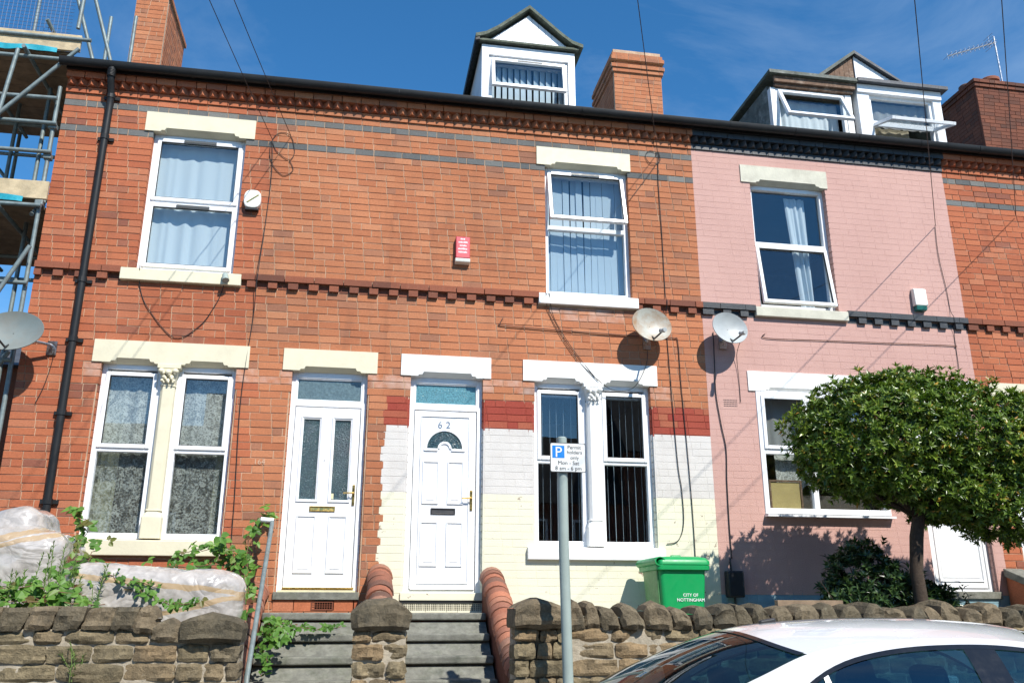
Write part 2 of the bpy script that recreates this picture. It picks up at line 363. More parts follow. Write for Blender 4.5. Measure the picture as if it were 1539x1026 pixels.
MATS['door_cream'] = simple('cream_threshold', (0.70, 0.64, 0.40), 0.6)
MATS['stucco_opp'] = brick_mat('opposite_brick', [(0.0, (0.16, 0.06, 0.04)), (0.5, (0.22, 0.08, 0.05)), (1.0, (0.14, 0.06, 0.045))])

# ------------------------------------------------------------------ helpers
WORLD = {}
def place(o, parent=None, loc=(0, 0, 0), rot=(0, 0, 0)):
    COL.objects.link(o)
    o.location = loc; o.rotation_euler = rot
    from mathutils import Euler
    WORLD[o.name] = Matrix.Translation(loc) @ Euler(rot).to_matrix().to_4x4()
    if parent is not None:
        o.parent = parent
        o.matrix_parent_inverse = WORLD[parent.name].inverted()
    return o
def tag(o, label, cat, group=None):
    o['label'] = label; o['category'] = cat
    if group: o['group'] = group
    return o
def thing(name, label, cat, loc=(0, 0, 0), group=None):
    o = bpy.data.objects.new(name, None); o.empty_display_size = 0.2
    place(o, None, loc); return tag(o, label, cat, group)
def J(a): return random.uniform(-a, a)

class MB:
    def __init__(s): s.v = []; s.f = []; s.mi = []; s.r = []; s.cm = 0; s.cr = 0.0
    def face(s, idx): s.f.append(tuple(idx)); s.mi.append(s.cm); s.r.append(s.cr)
    def add(s, verts, faces):
        b = len(s.v); s.v += [tuple(p) for p in verts]
        for f in faces: s.face([b + i for i in f])
    def box(s, x0, x1, y0, y1, z0, z1):
        s.add([(x0, y0, z0), (x1, y0, z0), (x1, y1, z0), (x0, y1, z0), (x0, y0, z1), (x1, y0, z1), (x1, y1, z1), (x0, y1, z1)],
              [(0, 3, 2, 1), (4, 5, 6, 7), (0, 1, 5, 4), (1, 2, 6, 5), (2, 3, 7, 6), (3, 0, 4, 7)]); return s
    def obox(s, c, ux, uy, uz, hx, hy, hz):
        c = Vector(c); P = []
        for k in (-1, 1):
            for i, j in ((-1, -1), (1, -1), (1, 1), (-1, 1)):
                P.append(c + Vector(ux) * hx * i + Vector(uy) * hy * j + Vector(uz) * hz * k)
        s.add(P, [(0, 3, 2, 1), (4, 5, 6, 7), (0, 1, 5, 4), (1, 2, 6, 5), (2, 3, 7, 6), (3, 0, 4, 7)]); return s
    def prism_xz(s, pts, y0, y1):          # polygon listed counter-clockwise seen from -y (x right, z up)
        n = len(pts)
        s.add([(x, y0, z) for x, z in pts] + [(x, y1, z) for x, z in pts],
              [tuple(range(n)), tuple(range(2 * n - 1, n - 1, -1))] + [(i, i + n, (i + 1) % n + n, (i + 1) % n) for i in range(n)]); return s
    def prism_xy(s, pts, z0, z1):
        n = len(pts)
        s.add([(x, y, z0) for x, y in pts] + [(x, y, z1) for x, y in pts],
              [tuple(range(n - 1, -1, -1)), tuple(range(n, 2 * n))] + [(i, (i + 1) % n, (i + 1) % n + n, i + n) for i in range(n)]); return s
    def prism_yz(s, pts, x0, x1):
        n = len(pts)
        s.add([(x0, y, z) for y, z in pts] + [(x1, y, z) for y, z in pts],
              [tuple(range(n - 1, -1, -1)), tuple(range(n, 2 * n))] + [(i, (i + 1) % n, (i + 1) % n + n, i + n) for i in range(n)]); return s
    def tube(s, pts, r, n=8, caps=True):
        pts = [Vector(p) for p in pts]; b = len(s.v); m = len(pts)
        prev = None
        for i, p in enumerate(pts):
            d = (pts[min(i + 1, m - 1)] - pts[max(i - 1, 0)]).normalized()
            if prev is None:
                a = Vector((0, 0, 1)) if abs(d.z) < 0.9 else Vector((1, 0, 0))
                u = d.cross(a).normalized()
            else:
                u = (prev - d * prev.dot(d)).normalized()
            w = d.cross(u); prev = u
            rr = r[i] if isinstance(r, (list, tuple)) else r
            for k in range(n):
                a = 2 * math.pi * k / n
                s.v.append(tuple(p + u * math.cos(a) * rr + w * math.sin(a) * rr))
        for i in range(m - 1):
            for k in range(n):
                s.face([b + i * n + k, b + i * n + (k + 1) % n, b + (i + 1) * n + (k + 1) % n, b + (i + 1) * n + k])
        if caps:
            s.face([b + k for k in range(n - 1, -1, -1)]); s.face([b + (m - 1) * n + k for k in range(n)])
        return s
    def lathe(s, c, prof, n=16, axis=(0, 0, 1)):
        ax = Vector(axis).normalized(); a = Vector((1, 0, 0)) if abs(ax.x) < 0.9 else Vector((0, 1, 0))
        u = ax.cross(a).normalized(); w = ax.cross(u); c = Vector(c); b = len(s.v); m = len(prof)
        for r, h in prof:
            for k in range(n):
                t = 2 * math.pi * k / n
                s.v.append(tuple(c + ax * h + (u * math.cos(t) + w * math.sin(t)) * r))
        for i in range(m - 1):
            for k in range(n):
                s.face([b + i * n + k, b + i * n + (k + 1) % n, b + (i + 1) * n + (k + 1) % n, b + (i + 1) * n + k])
        s.face([b + k for k in range(n - 1, -1, -1)]); s.face([b + (m - 1) * n + k for k in range(n)])
        return s
    def grid(s, fn, nu, nv, flip=False):
        b = len(s.v)
        for j in range(nv + 1):
            for i in range(nu + 1): s.v.append(tuple(fn(i / nu, j / nv)))
        for j in range(nv):
            for i in range(nu):
                a = b + j * (nu + 1) + i
                q = [a, a + 1, a + nu + 2, a + nu + 1]
                s.face(q[::-1] if flip else q)
        return s
    def mesh(s, name, mats, smooth=False):
        me = bpy.data.meshes.new(name); me.from_pydata(s.v, [], s.f)
        if isinstance(mats, str): mats = [mats]
        for m in mats: me.materials.append(MATS[m])
        if any(s.mi): me.polygons.foreach_set('material_index', s.mi)
        if any(s.r):
            at = me.attributes.new('rnd', 'FLOAT', 'FACE'); at.data.foreach_set('value', s.r)
        if smooth: me.polygons.foreach_set('use_smooth', [True] * len(me.polygons))
        me.update(); return me
    def build(s, name, mats, parent=None, loc=(0, 0, 0), rot=(0, 0, 0), smooth=False, bevel=0, seg=2, kind=None, auto=None):
        me = s.mesh(name, mats, smooth)
        o = bpy.data.objects.new(name, me); place(o, parent, loc, rot)
        if bevel:
            md = o.modifiers.new('Bevel', 'BEVEL'); md.width = bevel; md.segments = seg; md.limit_method = 'ANGLE'; md.angle_limit = R(40)
        if auto is not None:
            me.polygons.foreach_set('use_smooth', [True] * len(me.polygons))
            me.set_sharp_from_angle(angle=R(auto))
        if kind: o['kind'] = kind
        return o

def text_obj(name, body, size, x, y, z, mat, parent, align='CENTER', rotz=0, ext=0.001, rotx=90, spacing=1.0):
    cu = bpy.data.curves.new(name, 'FONT'); cu.body = body; cu.size = size; cu.align_x = align; cu.extrude = ext
    cu.space_character = spacing; cu.resolution_u = 3
    tmp = bpy.data.objects.new(name + '_tmp', cu); COL.objects.link(tmp)
    bpy.context.view_layer.update()
    dg = bpy.context.evaluated_depsgraph_get()
    me = bpy.data.meshes.new_from_object(tmp.evaluated_get(dg))
    bpy.data.objects.remove(tmp)
    me.materials.clear(); me.materials.append(MATS[mat])
    o = bpy.data.objects.new(name, me)
    place(o, parent, (x, y, z), (R(rotx), 0, R(rotz))); return o

# ------------------------------------------------------------------ ground
def structure(o): o['kind'] = 'structure'; return o
structure(MB().box(-400, 400, -400, 400, -0.6, -0.05).build('ground', 'soil'))
structure(MB().box(-150, 150, -10.4, -3.9, -0.3, 0.0).build('road', 'asphalt'))
def pavement(name, y0, y1):
    o = structure(MB().box(-60, 60, y0, y1, -0.3, 0.10).build(name, 'lime_joint'))
    me = {}
    for yi in range(2):
        for xi in range(-8, 16):
            w = (y1 - y0) / 2
            key = 'slab'
            if key not in me: me[key] = MB().box(-0.445, 0.445, -w / 2 + 0.005, w / 2 - 0.005, -0.03, 0.0).mesh('paving_slab', 'paving')
            s = bpy.data.objects.new('paving_slab', me[key])
            place(s, o, (xi * 0.9 + (0.45 if yi else 0), y0 + w * (yi + 0.5), 0.12 + J(0.002)))
    return o
pavement('pavement', -3.78, -2.42)
structure(MB().box(-60, 60, -13.0, -10.55, -0.3, 0.12).build('far_pavement', 'paving'))
def kerb(name, y0, y1):
    o = structure(MB().box(-60, 60, y0 + 0.01, y1 - 0.01, -0.3, 0.09).build(name, 'lime_joint'))
    me = MB().box(-0.45, 0.45, y0, y1, -0.15, 0.125).mesh('kerb_stone', 'paving')
    for xi in range(-8, 16):
        place(bpy.data.objects.new('kerb_stone', me), o, (xi * 0.91, 0, 0))
kerb('kerb', -3.9, -3.78)
kerb('far_kerb', -10.55, -10.4)
structure(MB().box(-9, -1.05, -2.2, 0.02, -0.3, 1.12).build('front_garden', 'soil'))
structure(MB().box(1.62, 13, -2.2, 0.02, -0.3, 1.0).build('side_garden', 'paving'))

# ------------------------------------------------------------------ the terraced houses
C0 = 0.085
COURSES = []
z = 7.845
while z > 5.13: COURSES.append((round(z - C0, 4), round(z, 4))); z -= C0
z = 5.125
for i in range(8): COURSES.append((z - 0.715 / 8, z)); z -= 0.715 / 8
z = 4.41
while z > 1.12: COURSES.append((z - C0, z)); z -= C0
BRK = {}
def brick_data(L, H, cl, cr, mat):
    L = round(L / 0.004) * 0.004; H = round(H, 3)
    key = (round(L, 4), H, cl, cr, mat)
    if key not in BRK:
        h = L / 2; D = 0.10
        pts = []
        pts += [(-h, 0.03), (-h + 0.03, 0)] if cl else [(-h, 0)]
        pts += [(h - 0.03, 0), (h, 0.03)] if cr else [(h, 0)]
        pts += [(h, D), (-h, D)]
        BRK[key] = MB().prism_xy(pts, -H / 2, H / 2).mesh('brick', mat)
    return BRK[key]
def bond(x0, x1, row, kind):
    """brick ends between x0 and x1 in a garden-wall bond (three stretchers and a header)"""
    if kind == 'string': pat = [0.34]
    elif kind == 'header': pat = [0.118]
    else: pat = [0.235, 0.235, 0.235, 0.120]
    per = sum(pat); off = (row * 0.37 * per) % per + (0.0588 if row % 2 else 0) if kind != 'header' else 0
    x = math.floor((x0 - off) / per) * per + off; i = 0; cuts = []
    while x < x1:
        if x > x0 + 0.045 and x < x1 - 0.045: cuts.append(x + J(0.004))
        x += pat[i % len(pat)]; i += 1
    return [x0] + cuts + [x1]

def cells(x0, x1, z0, z1, holes):
    xs = sorted({x0, x1, *[h[0] for h in holes], *[h[1] for h in holes]}); xs = [x for x in xs if x0 <= x <= x1]
    zs = sorted({z0, z1, *[h[2] for h in holes], *[h[3] for h in holes]}); zs = [q for q in zs if z0 <= q <= z1]
    for a, b in zip(xs, xs[1:]):
        for c, d in zip(zs, zs[1:]):
            mx, mz = (a + b) / 2, (c + d) / 2
            if not any(h[0] < mx < h[1] and h[2] < mz < h[3] for h in holes): yield a, b, c, d

PARTY = [-3.735, 0.25, 4.215, 7.985, 11.95]
LABELS = ["orange brick terraced house with cream lintels and black drainpipe",
          "terraced house with white door numbered 62 and cream painted lower brickwork",
          "pink painted terraced house with black cornice and string course",
          "brick terraced house beside the pink one, with a sooty chimney"]
HOUSES = [thing('terraced_house', LABELS[i], 'house', ((PARTY[i] + PARTY[i + 1]) / 2, 0, 0.9), 'houses of the brick terrace') for i in range(4)]
OPEN = [
 [(-2.68, -1.59, 5.295, 7.08), (-2.89, -1.44, 2.24, 4.155), (-0.82, 0.04, 1.495, 4.155)],
 [(0.54, 1.395, 1.495, 4.155), (2.02, 3.47, 2.22, 4.155), (2.18, 3.30, 5.295, 7.08)],
 [(5.03, 6.13, 5.295, 7.08), (4.86, 6.50, 2.64, 4.155), (7.00, 7.83, 1.70, 4.155)],
 [(8.28, 9.14, 1.62, 4.155), (9.80, 11.25, 2.24, 4.155), (10.2, 11.3, 5.295, 7.08)]]
LINT = [[(-2.78, -1.49, 7.08, 7.338), (-2.99, -1.31, 4.155, 4.412), (-0.93, 0.145, 4.155, 4.412)],
 [(0.42, 1.49, 4.155, 4.412), (1.88, 3.565, 4.155, 4.412), (2.07, 3.34, 7.08, 7.338)],
 [(4.90, 6.17, 7.08, 7.338), (4.76, 6.60, 4.155, 4.412), (6.92, 7.88, 4.155, 4.412)],
 [(8.165, 9.25, 4.155, 4.412), (9.68, 11.37, 4.155, 4.412), (10.1, 11.4, 7.08, 7.338)]]
LMAT = [['cream_stone'] * 3, ['white_stone', 'white_stone', 'cream_stone'], ['worn_stone', 'white_stone', 'white_stone'], ['cream_stone'] * 3]
SILL = [[(-2.82, -1.48, 5.13, 5.293), (-2.91, -1.37, 2.06, 2.238)], [(2.075, 3.36, 5.14, 5.297), (1.92, 3.55, 2.065, 2.22)],
        [(4.935, 6.23, 5.145, 5.293)], [(10.1, 11.4, 5.13, 5.293), (9.7, 11.35, 2.06, 2.238)]]
SMAT = [['cream_stone', 'cream_stone'], ['white_stone', 'white_stone'], ['worn_stone'], ['cream_stone', 'cream_stone']]

def zone(h, x, zc):
    """brick material, joint material and how deep the joint is"""
    if h == 2:
        if zc < 1.72: return 'blue_plinth', 'blue_plinth', 0.003
        if zc > 7.505: return 'black_paint', 'black_paint', 0.005
        return 'pink', 'pink', 0.0016
    if h == 1 and zc < 3.87 and x > 0.25:
        if zc > 3.53: return 'paint_red', 'paint_red', 0.005
        if zc > 2.79: return 'paint_white', 'paint_white', 0.0022
        return 'paint_cream', 'paint_cream', 0.0022
    return ('brick_red' if h == 3 or (h == 0 and x < -1.3) else 'brick'), 'mortar', 0.007

for h, house in enumerate(HOUSES):
    X0, X1 = PARTY[h], PARTY[h + 1]
    holes = OPEN[h]; block = holes + LINT[h] + SILL[h]
    singles = []; many = MB(); mm = []
    def matidx(m):
        if m not in mm: mm.append(m)
        return mm.index(m)
    for row, (za, zb) in enumerate(COURSES):
        zc = (za + zb) / 2; H = zb - za - 0.010
        proj, kind = 0.0, None
        if zc > 7.68: proj = 0.09
        elif zc > 7.6: proj = 0.012
        elif zc > 7.51: proj = 0.020
        if abs(zc - 5.2525) < 0.02: proj, kind = 0.055, 'string'
        if abs(zc - 5.1675) < 0.02: proj, kind = 0.004, 'header'
        rj = random.Random(row * 7 + 1).uniform(-0.03, 0.035)
        segs = [(X0 + (rj if h == 1 else 0), X1 + (rj if h == 0 else 0), False, False)]
        for (a, b, c, d) in block:
            if not (c < zc < d): continue
            ch = zc < 3.9 and (a, b, c, d) in holes
            new = []
            for (s0, s1, f0, f1) in segs:
                if b <= s0 or a >= s1: new.append((s0, s1, f0, f1)); continue
                if a > s0: new.append((s0, a, f0, ch))
                if b < s1: new.append((b, s1, ch, f1))
            segs = new
        for (s0, s1, c0, c1) in segs:
            cuts = bond(s0, s1, row, kind)
            for i, (a, b) in enumerate(zip(cuts, cuts[1:])):
                bm_, mo, rec = zone(h, (a + b) / 2, zc)
                if h != 2 and (abs(zc - 7.3775) < 0.02 or abs(zc - 7.0375) < 0.02): bm_ = 'brick_blue'
                if kind and h != 2: bm_ = 'brick_string'
                if kind and h == 2: bm_ = 'black_paint'
                if h < 2 and bm_ in ('brick', 'brick_red') and 4.02 < zc < 4.16 and any(min(abs(cx_ - q[0]), abs(cx_ - q[1])) < 0.14 for q in LINT[h] if q[2] < 5 for cx_ in ((a + b) / 2,)): bm_ = 'brick_smudged'
                if h == 1 and bm_ == 'brick' and 4.92 < zc < 5.12 and 2.25 < (a + b) / 2 < 3.25: bm_ = 'brick_smudged'
                pj = proj
                if kind == 'header': pj = 0.042 if (int(round(a / 0.118)) % 2 == 0) else 0.0
                gap = 0.0095 if mo == 'mortar' else 0.006
                L = b - a - gap
                if L < 0.025: continue
                cx = (a + b) / 2
                ga, gb = c0 and i == 0, c1 and i == len(cuts) - 2
                if i == 0: L += gap / 2; cx -= gap / 4
                if i == len(cuts) - 2: L += gap / 2; cx += gap / 4
                amp = 0.0024 if mo == 'mortar' else 0.0006
                loc = (cx, -pj + J(amp), zc + J(0.0012))
                dist = math.dist(loc, CAMP)
                singles.append((dist, loc, (J(0.012), 0, J(0.012) if not pj else 0) if mo == 'mortar' else (0, 0, 0), L, H, bool(ga), bool(gb), bm_))
    # the nearest that the photo shows are single bricks
    vis = [b for b in singles if b[1][2] > 1.62 and -3.7 < b[1][0] < 9.3]
    vis.sort(key=lambda b: b[0]); pick = set(id(b) for b in vis[:300])
    for b in singles:
        d, loc, rot, L, H, ga, gb, bm_ = b
        if id(b) in pick:
            o = bpy.data.objects.new('brick', brick_data(L, H, ga, gb, bm_)); place(o, house, loc, rot)
        else:
            many.cm = matidx(bm_); many.cr = random.random()
            hh = L / 2
            pts = ([(-hh, 0.03), (-hh + 0.03, 0)] if ga else [(-hh, 0)]) + ([(hh - 0.03, 0), (hh, 0.03)] if gb else [(hh, 0)]) + [(hh, 0.10), (-hh, 0.10)]
            tl = math.tan(rot[2])
            many.prism_xy([(loc[0] + x, loc[1] + y + x * tl) for x, y in pts], loc[2] - H / 2, loc[2] + H / 2)
    many.build('brickwork', mm, house, kind='stuff')
    # wall core with the mortar face
    core = MB(); cmats = []
    grow = [(a - 0.012, b + 0.012, c - 0.012, d + 0.075) for a, b, c, d in holes]
    extra = []
    zsplit = [1.72, 2.79, 3.53, 3.87, 7.505]
    for (a, b, c, d) in cells(X0, X1, 0.0, 7.845, grow + [(X1 + 9, X1 + 10, q, q) for q in zsplit if h in (1, 2)]):
        _, mo, rec = zone(h, (a + b) / 2, (c + d) / 2)
        if mo not in cmats: cmats.append(mo)
        core.cm = cmats.index(mo); core.box(a, b, rec, 0.24, c, d)
    core.build('wall', cmats, house)
    # party walls, back wall and floors close the rooms
    inn = MB()
    inn.box(X0 + 0.002, X0 + 0.10, 0.245, 8.0, 0, 7.8).box(X1 - 0.10, X1 - 0.002, 0.245, 8.0, 0, 7.8).box(X0 + 0.10, X1 - 0.10, 4.2, 4.4, 0, 7.8)
    inn.build('party_wall', 'plaster', house)
    MB().box(X0 + 0.10, X1 - 0.10, 0.245, 4.2, 4.55, 4.85).box(X0 + 0.10, X1 - 0.10, 0.245, 4.2, 1.3, 1.6).box(X0 + 0.10, X1 - 0.10, 0.245, 4.2, 7.55, 7.75).build('floor', 'carpet', house)
    # dogtooth course: bricks laid cornerwise
    tm = 'black_paint' if h == 2 else ('brick_red' if h in (0, 3) else 'brick')
    tooth = MB().prism_xy([(-0.0575, 0.0), (0.0, -0.078), (0.0575, 0.0)], -0.036, 0.0405).mesh('cornice_tooth', tm)
    n = int((X1 - X0) / 0.1165)
    for i in range(n):
        o = bpy.data.objects.new('cornice_tooth', tooth)
        place(o, house, (X0 + (i + 0.5) * (X1 - X0) / n, -0.013 + J(0.003), 7.6325), (0, 0, J(0.05)))
    # stone lintels with a stopped chamfer, and sills
    for (a, b, c, d), m in zip(LINT[h], LMAT[h]):
        spans = [(a, b)]
        op = min(holes, key=lambda q: abs(q[0] + q[1] - a - b) + abs(q[3] - c) * 3)
        mid = (op[0] + op[1]) / 2
        if b - a > 1.55: notch = [(op[0] + 0.09, mid - 0.16), (mid + 0.16, op[1] - 0.09)] if h < 2 or h == 3 else [(op[0] + 0.12, op[1] - 0.12)]
        else: notch = [(op[0] + 0.08, op[1] - 0.08)]
        yf, yb, hn = -0.016, 0.07, 0.052
        low = [(a, c)]
        for (p, q) in notch:
            low += [(p, c), (p + 0.012, c + 0.018), (p + 0.05, c + 0.02), (p + 0.065, c + hn), (q - 0.065, c + hn), (q - 0.05, c + 0.02), (q - 0.012, c + 0.018), (q, c)]
        low += [(b, c)]
        mb = MB(); k = len(low)
        V = [(x, yf, zz) for x, zz in low] + [(b, yf, d), (a, yf, d)]
        V += [(x, yb, c) for x, zz in low] + [(b, 0.12, d), (a, 0.12, d), (a, 0.12, c), (b, 0.12, c)]
        F = [tuple(range(k + 2))]
        o2 = k + 2
        F += [(i, o2 + i, o2 + i + 1, i + 1) for i in range(k - 1)]
        F += [(k, o2 + k, o2 + k + 1, k + 1), (k - 1, o2 + k - 1, o2 + k + 3, o2 + k, k), (0, k + 1, o2 + k + 1, o2 + k + 2, o2)]
        mb.add(V, F)
        mb.box(a + 0.005, b - 0.005, 0.071, 0.16, c + 0.003, d - 0.003)
        mb.build('lintel', m, house)
    for (a, b, c, d), m in zip(SILL[h], SMAT[h]):
        MB().prism_yz([(-0.058, c), (-0.058, d - 0.02), (0.14, d + 0.004), (0.14, c)], a, b).build('sill', m, house, bevel=0.008)
    # eaves gutter and roof
    g = MB()
    NG = 9
    prof = [(-0.245 + 0.058 * (1 - math.cos(math.pi * i / NG)) , 7.850 - 0.085 * math.sin(math.pi * i / NG)) for i in range(NG + 1)]
    prof_in = [(-0.187 + (y + 0.187) * 0.93, 7.852 - (7.850 - zz) * 0.92) for y, zz in prof[::-1]]
    g.prism_yz([(y, zz) for y, zz in prof + prof_in][::-1], X0 - (0.06 if h == 0 else -0.001), X1 - 0.001)
    for x in [X0 + 0.5 + i * 0.95 for i in range(4)]:
        g.prism_yz([(y - 0.004 if i < NG / 2 else y + 0.004, zz - 0.005) for i, (y, zz) in enumerate(prof)][::-1], x, x + 0.05)
    gu = g.build('gutter', 'gutter', house, auto=40)
    MB().box(X0, X1, -0.125, -0.098, 7.765, 7.93).build('fascia', 'gutter', house)
    rf = MB()
    e = 0.0 if h else 0.08
    rf.prism_yz([(-0.16, 7.85), (-0.16, 7.89), (4.4, 10.58), (9.0, 7.92), (9.0, 7.87), (4.4, 10.48)][::-1], X0 - e + 0.001, X1 - 0.001)
    rf.build('roof', 'slate', house)

# ------------------------------------------------------------------ windows
def frame_rect(mb, x0, x1, z0, z1, w, y0, y1, wt=None, wb=None):
    wt = wt or w; wb = wb or w
    mb.box(x0, x0 + w, y0, y1, z0, z1).box(x1 - w, x1, y0, y1, z0, z1)
    mb.box(x0 + w, x1 - w, y0, y1, z1 - wt, z1).box(x0 + w, x1 - w, y0, y1, z0, z0 + wb)
def window(house, x0, x1, z0, z1, lights, y=0.085, fw=0.055, mat='upvc', lap=0.010, name='window', splitz=None, splitx=None, parent_name=None):
    """lights: (x0, x1, z0, z1, sash?, open angle, trickle vent?) of each glazed light"""
    m = MB()
    frame_rect(m, x0 - lap, x1 + lap, z0 - 0.004, z1 + lap, fw + lap, y, y + 0.07)
    for (a, b, zz) in (splitz or []): m.box(a, b, y + 0.001, y + 0.069, zz - 0.03, zz + 0.03)
    for (xx, a, b) in (splitx or []): m.box(xx - 0.035, xx + 0.035, y + 0.002, y + 0.068, a, b)
    w = m.build(name, mat, house, bevel=0.006)
    sub = w if name == 'window' else (parent_name or w)
    for (a, b, c, d, sash, ang, vent) in lights:
        cx = (a + b) / 2; H = d - c; hw = (b - a) / 2
        rot = (-R(ang), 0, 0); loc = (cx, y - 0.018 if sash else y + 0.02, d)
        if sash:
            s = MB(); frame_rect(s, -hw, hw, -H, 0, 0.048, 0, 0.055)
            s.build('sash', mat, sub, loc, rot, bevel=0.008)
            s = MB(); frame_rect(s, -hw + 0.046, hw - 0.046, -H + 0.046, -0.046, 0.006, 0.003, 0.03); s.build('gasket', 'rubber', sub, loc, rot)
            ins = 0.047
        else: ins = -0.004
        MB().box(-hw + ins, hw - ins, 0.026, 0.034, -H + ins, -ins).build('pane', 'glass', sub, loc, rot)
        if vent: MB().box(-0.19, 0.19, -0.012, 0.0, -0.040, -0.008).build('trickle_vent', 'vent_grey', sub, loc, rot)
    return w

H0, H1, H2, H3 = HOUSES
# upper left, two sashes one above the other
window(H0, -2.68, -1.59, 5.295, 7.08, [(-2.635, -1.635, 6.20, 7.035, True, 0, True), (-2.635, -1.635, 5.345, 6.165, True, 0, True)], splitz=[(-2.64, -1.63, 6.18)])
def pair(house, x0, x1, z0, z1, tr, mid, hw):
    for a, b in ((x0, mid - hw), (mid + hw, x1)):
        window(house, a, b, z0, z1, [(a + 0.045, b - 0.045, tr + 0.01, z1 - 0.085, True, 0, False), (a + 0.055, b - 0.055, z0 + 0.055, tr - 0.03, False, 0, False)],
               splitz=[(a + 0.05, b - 0.05, tr)])
        MB().box(a + 0.0, b - 0.0, 0.088, 0.15, z1 - 0.045, z1 + 0.01).build('head_trim', 'upvc', house, bevel=0.004)
pair(H0, -2.89, -1.44, 2.24, 4.155, 3.20, -2.165, 0.085)
pair(H1, 2.02, 3.47, 2.22, 4.155, 3.21, 2.745, 0.085)
pair(H3, 9.80, 11.25, 2.24, 4.155, 3.20, 10.525, 0.085)
window(H1, 2.18, 3.30, 5.295, 7.08, [(2.225, 3.255, 6.28, 7.035, True, 12, True), (2.235, 3.245, 5.35, 6.20, False, 0, False)], splitz=[(2.23, 3.25, 6.235)])
window(H2, 5.03, 6.13, 5.295, 7.08, [(5.085, 6.075, 6.25, 7.025, False, 0, False), (5.065, 6.095, 5.335, 6.20, True, 8, False)], splitz=[(5.08, 6.08, 6.22)])
window(H2, 4.86, 6.50, 2.64, 4.155, [(4.905, 5.50, 3.42, 4.105, True, 0, False), (4.915, 5.50, 2.70, 3.36, False, 0, False), (5.57, 6.445, 2.70, 4.10, False, 0, False)],
       y=-0.012, splitz=[(4.91, 5.505, 3.39)], splitx=[(5.535, 2.69, 4.10)])
MB().prism_yz([(-0.09, 2.595), (-0.09, 2.62), (0.05, 2.635), (0.05, 2.595)], 4.84, 6.52).build('sill', 'upvc', H2)
window(H3, 10.2, 11.3, 5.295, 7.08, [(10.245, 11.255, 6.28, 7.035, True, 0, True), (10.255, 11.245, 5.35, 6.20, False, 0, False)], splitz=[(10.25, 11.25, 6.235)])

# stone mullion columns with carved capitals
def column(house, x, z0, z1, mat):
    c = thing_part('mullion_column', house, x, z0, z1, mat)
def thing_part(name, house, x, z0, z1, mat):
    m = MB()
    w = 0.075
    def octo(w, k, y=0.045, sq=0.05): return [(x - w, y + sq), (x - w, y - sq + k), (x - w + k, y - sq), (x + w - k, y - sq), (x + w, y - sq + k), (x + w, y + sq)]
    m.prism_xy(octo(w, 0.03), z0 + 0.30, z1 - 0.24)
    m.prism_xy(octo(w + 0.03, 0.012, sq=0.065), z0, z0 + 0.22)
    b = len(m.v)
    lo, hi = octo(w + 0.03, 0.012, sq=0.065), octo(w, 0.03)
    m.add([(p[0], p[1], z0 + 0.22) for p in lo] + [(p[0], p[1], z0 + 0.29) for p in hi], [(i, (i + 1) % 6, (i + 1) % 6 + 6, i + 6) for i in range(6)])
    m.prism_xy(octo(w + 0.012, 0.025, sq=0.058), z0 + 0.288, z0 + 0.305)
    m.build('mullion_column', mat, house, bevel=0.004)
    cap = MB()
    cap.prism_xy(octo(w + 0.008, 0.03, sq=0.056), z1 - 0.25, z1 - 0.225)
    cap.add([(p[0], p[1], z1 - 0.225) for p in octo(w - 0.01, 0.02)] + [(p[0], p[1], z1 - 0.05) for p in octo(w + 0.03, 0.01, sq=0.08)], [(i, (i + 1) % 6, (i + 1) % 6 + 6, i + 6) for i in range(6)])
    cap.prism_xy(octo(w + 0.05, 0.005, sq=0.085), z1 - 0.05, z1 - 0.002)
    cp = cap.build('capital', mat, house, bevel=0.004)
    lf = MB()
    def blob(cx, cy, cz, rx, ry, rz):
        lf.grid(lambda u, v: (cx + rx * math.sin(math.pi * v) * math.cos(2 * math.pi * u), cy + ry * math.sin(math.pi * v) * math.sin(2 * math.pi * u), cz + rz * math.cos(math.pi * v)), 8, 5, True)
    for dx, dz, s in ((-0.075, -0.085, 1.2), (0.075, -0.085, 1.2), (0, -0.10, 1.25), (-0.04, -0.15, 1.0), (0.04, -0.15, 1.0), (0, -0.19, 0.9), (-0.06, -0.19, 0.7), (0.06, -0.19, 0.7)):
        blob(x + dx, -0.025 - (0.02 if dz > -0.12 else 0.0), z1 + dz, 0.030 * s, 0.028 * s, 0.026 * s)
        blob(x + dx * 0.8 + 0.012, -0.042, z1 + dz - 0.022, 0.014 * s, 0.02 * s, 0.02 * s)
    lf.build('carved_leaf', mat, cp, smooth=True)
column(H0, -2.165, 2.24, 4.155, 'cream_stone')
column(H1, 2.745, 2.22, 4.155, 'white_stone')
column(H3, 10.525, 2.24, 4.155, 'cream_stone')

# ------------------------------------------------------------------ doors
def bead(m, x0, x1, z0, z1, y, w=0.02, raised=True):
    """moulded panel: outer lip, sloping groove, raised field"""
    rings = [(0.0, -0.010), (0.008, -0.013), (w, 0.004)] + ([(w + 0.014, 0.004), (w + 0.032, -0.006)] if raised else [])
    b = len(m.v)
    for o, dy in rings:
        m.v += [(x0 + o, y + dy, z0 + o), (x1 - o, y + dy, z0 + o), (x1 - o, y + dy, z1 - o), (x0 + o, y + dy, z1 - o)]
    m.v += [(x0, y, z0), (x1, y, z0), (x1, y, z1), (x0, y, z1)]
    L = len(rings)
    for i in range(4):
        m.face([b + 4 * L + i, b + 4 * L + (i + 1) % 4, b + (i + 1) % 4, b + i])
    for k in range(L - 1):
        for i in range(4):
            m.face([b + 4 * k + i, b + 4 * k + (i + 1) % 4, b + 4 * (k + 1) + (i + 1) % 4, b + 4 * (k + 1) + i])
    if raised: m.face([b + 4 * (L - 1) + i for i in range(4)])
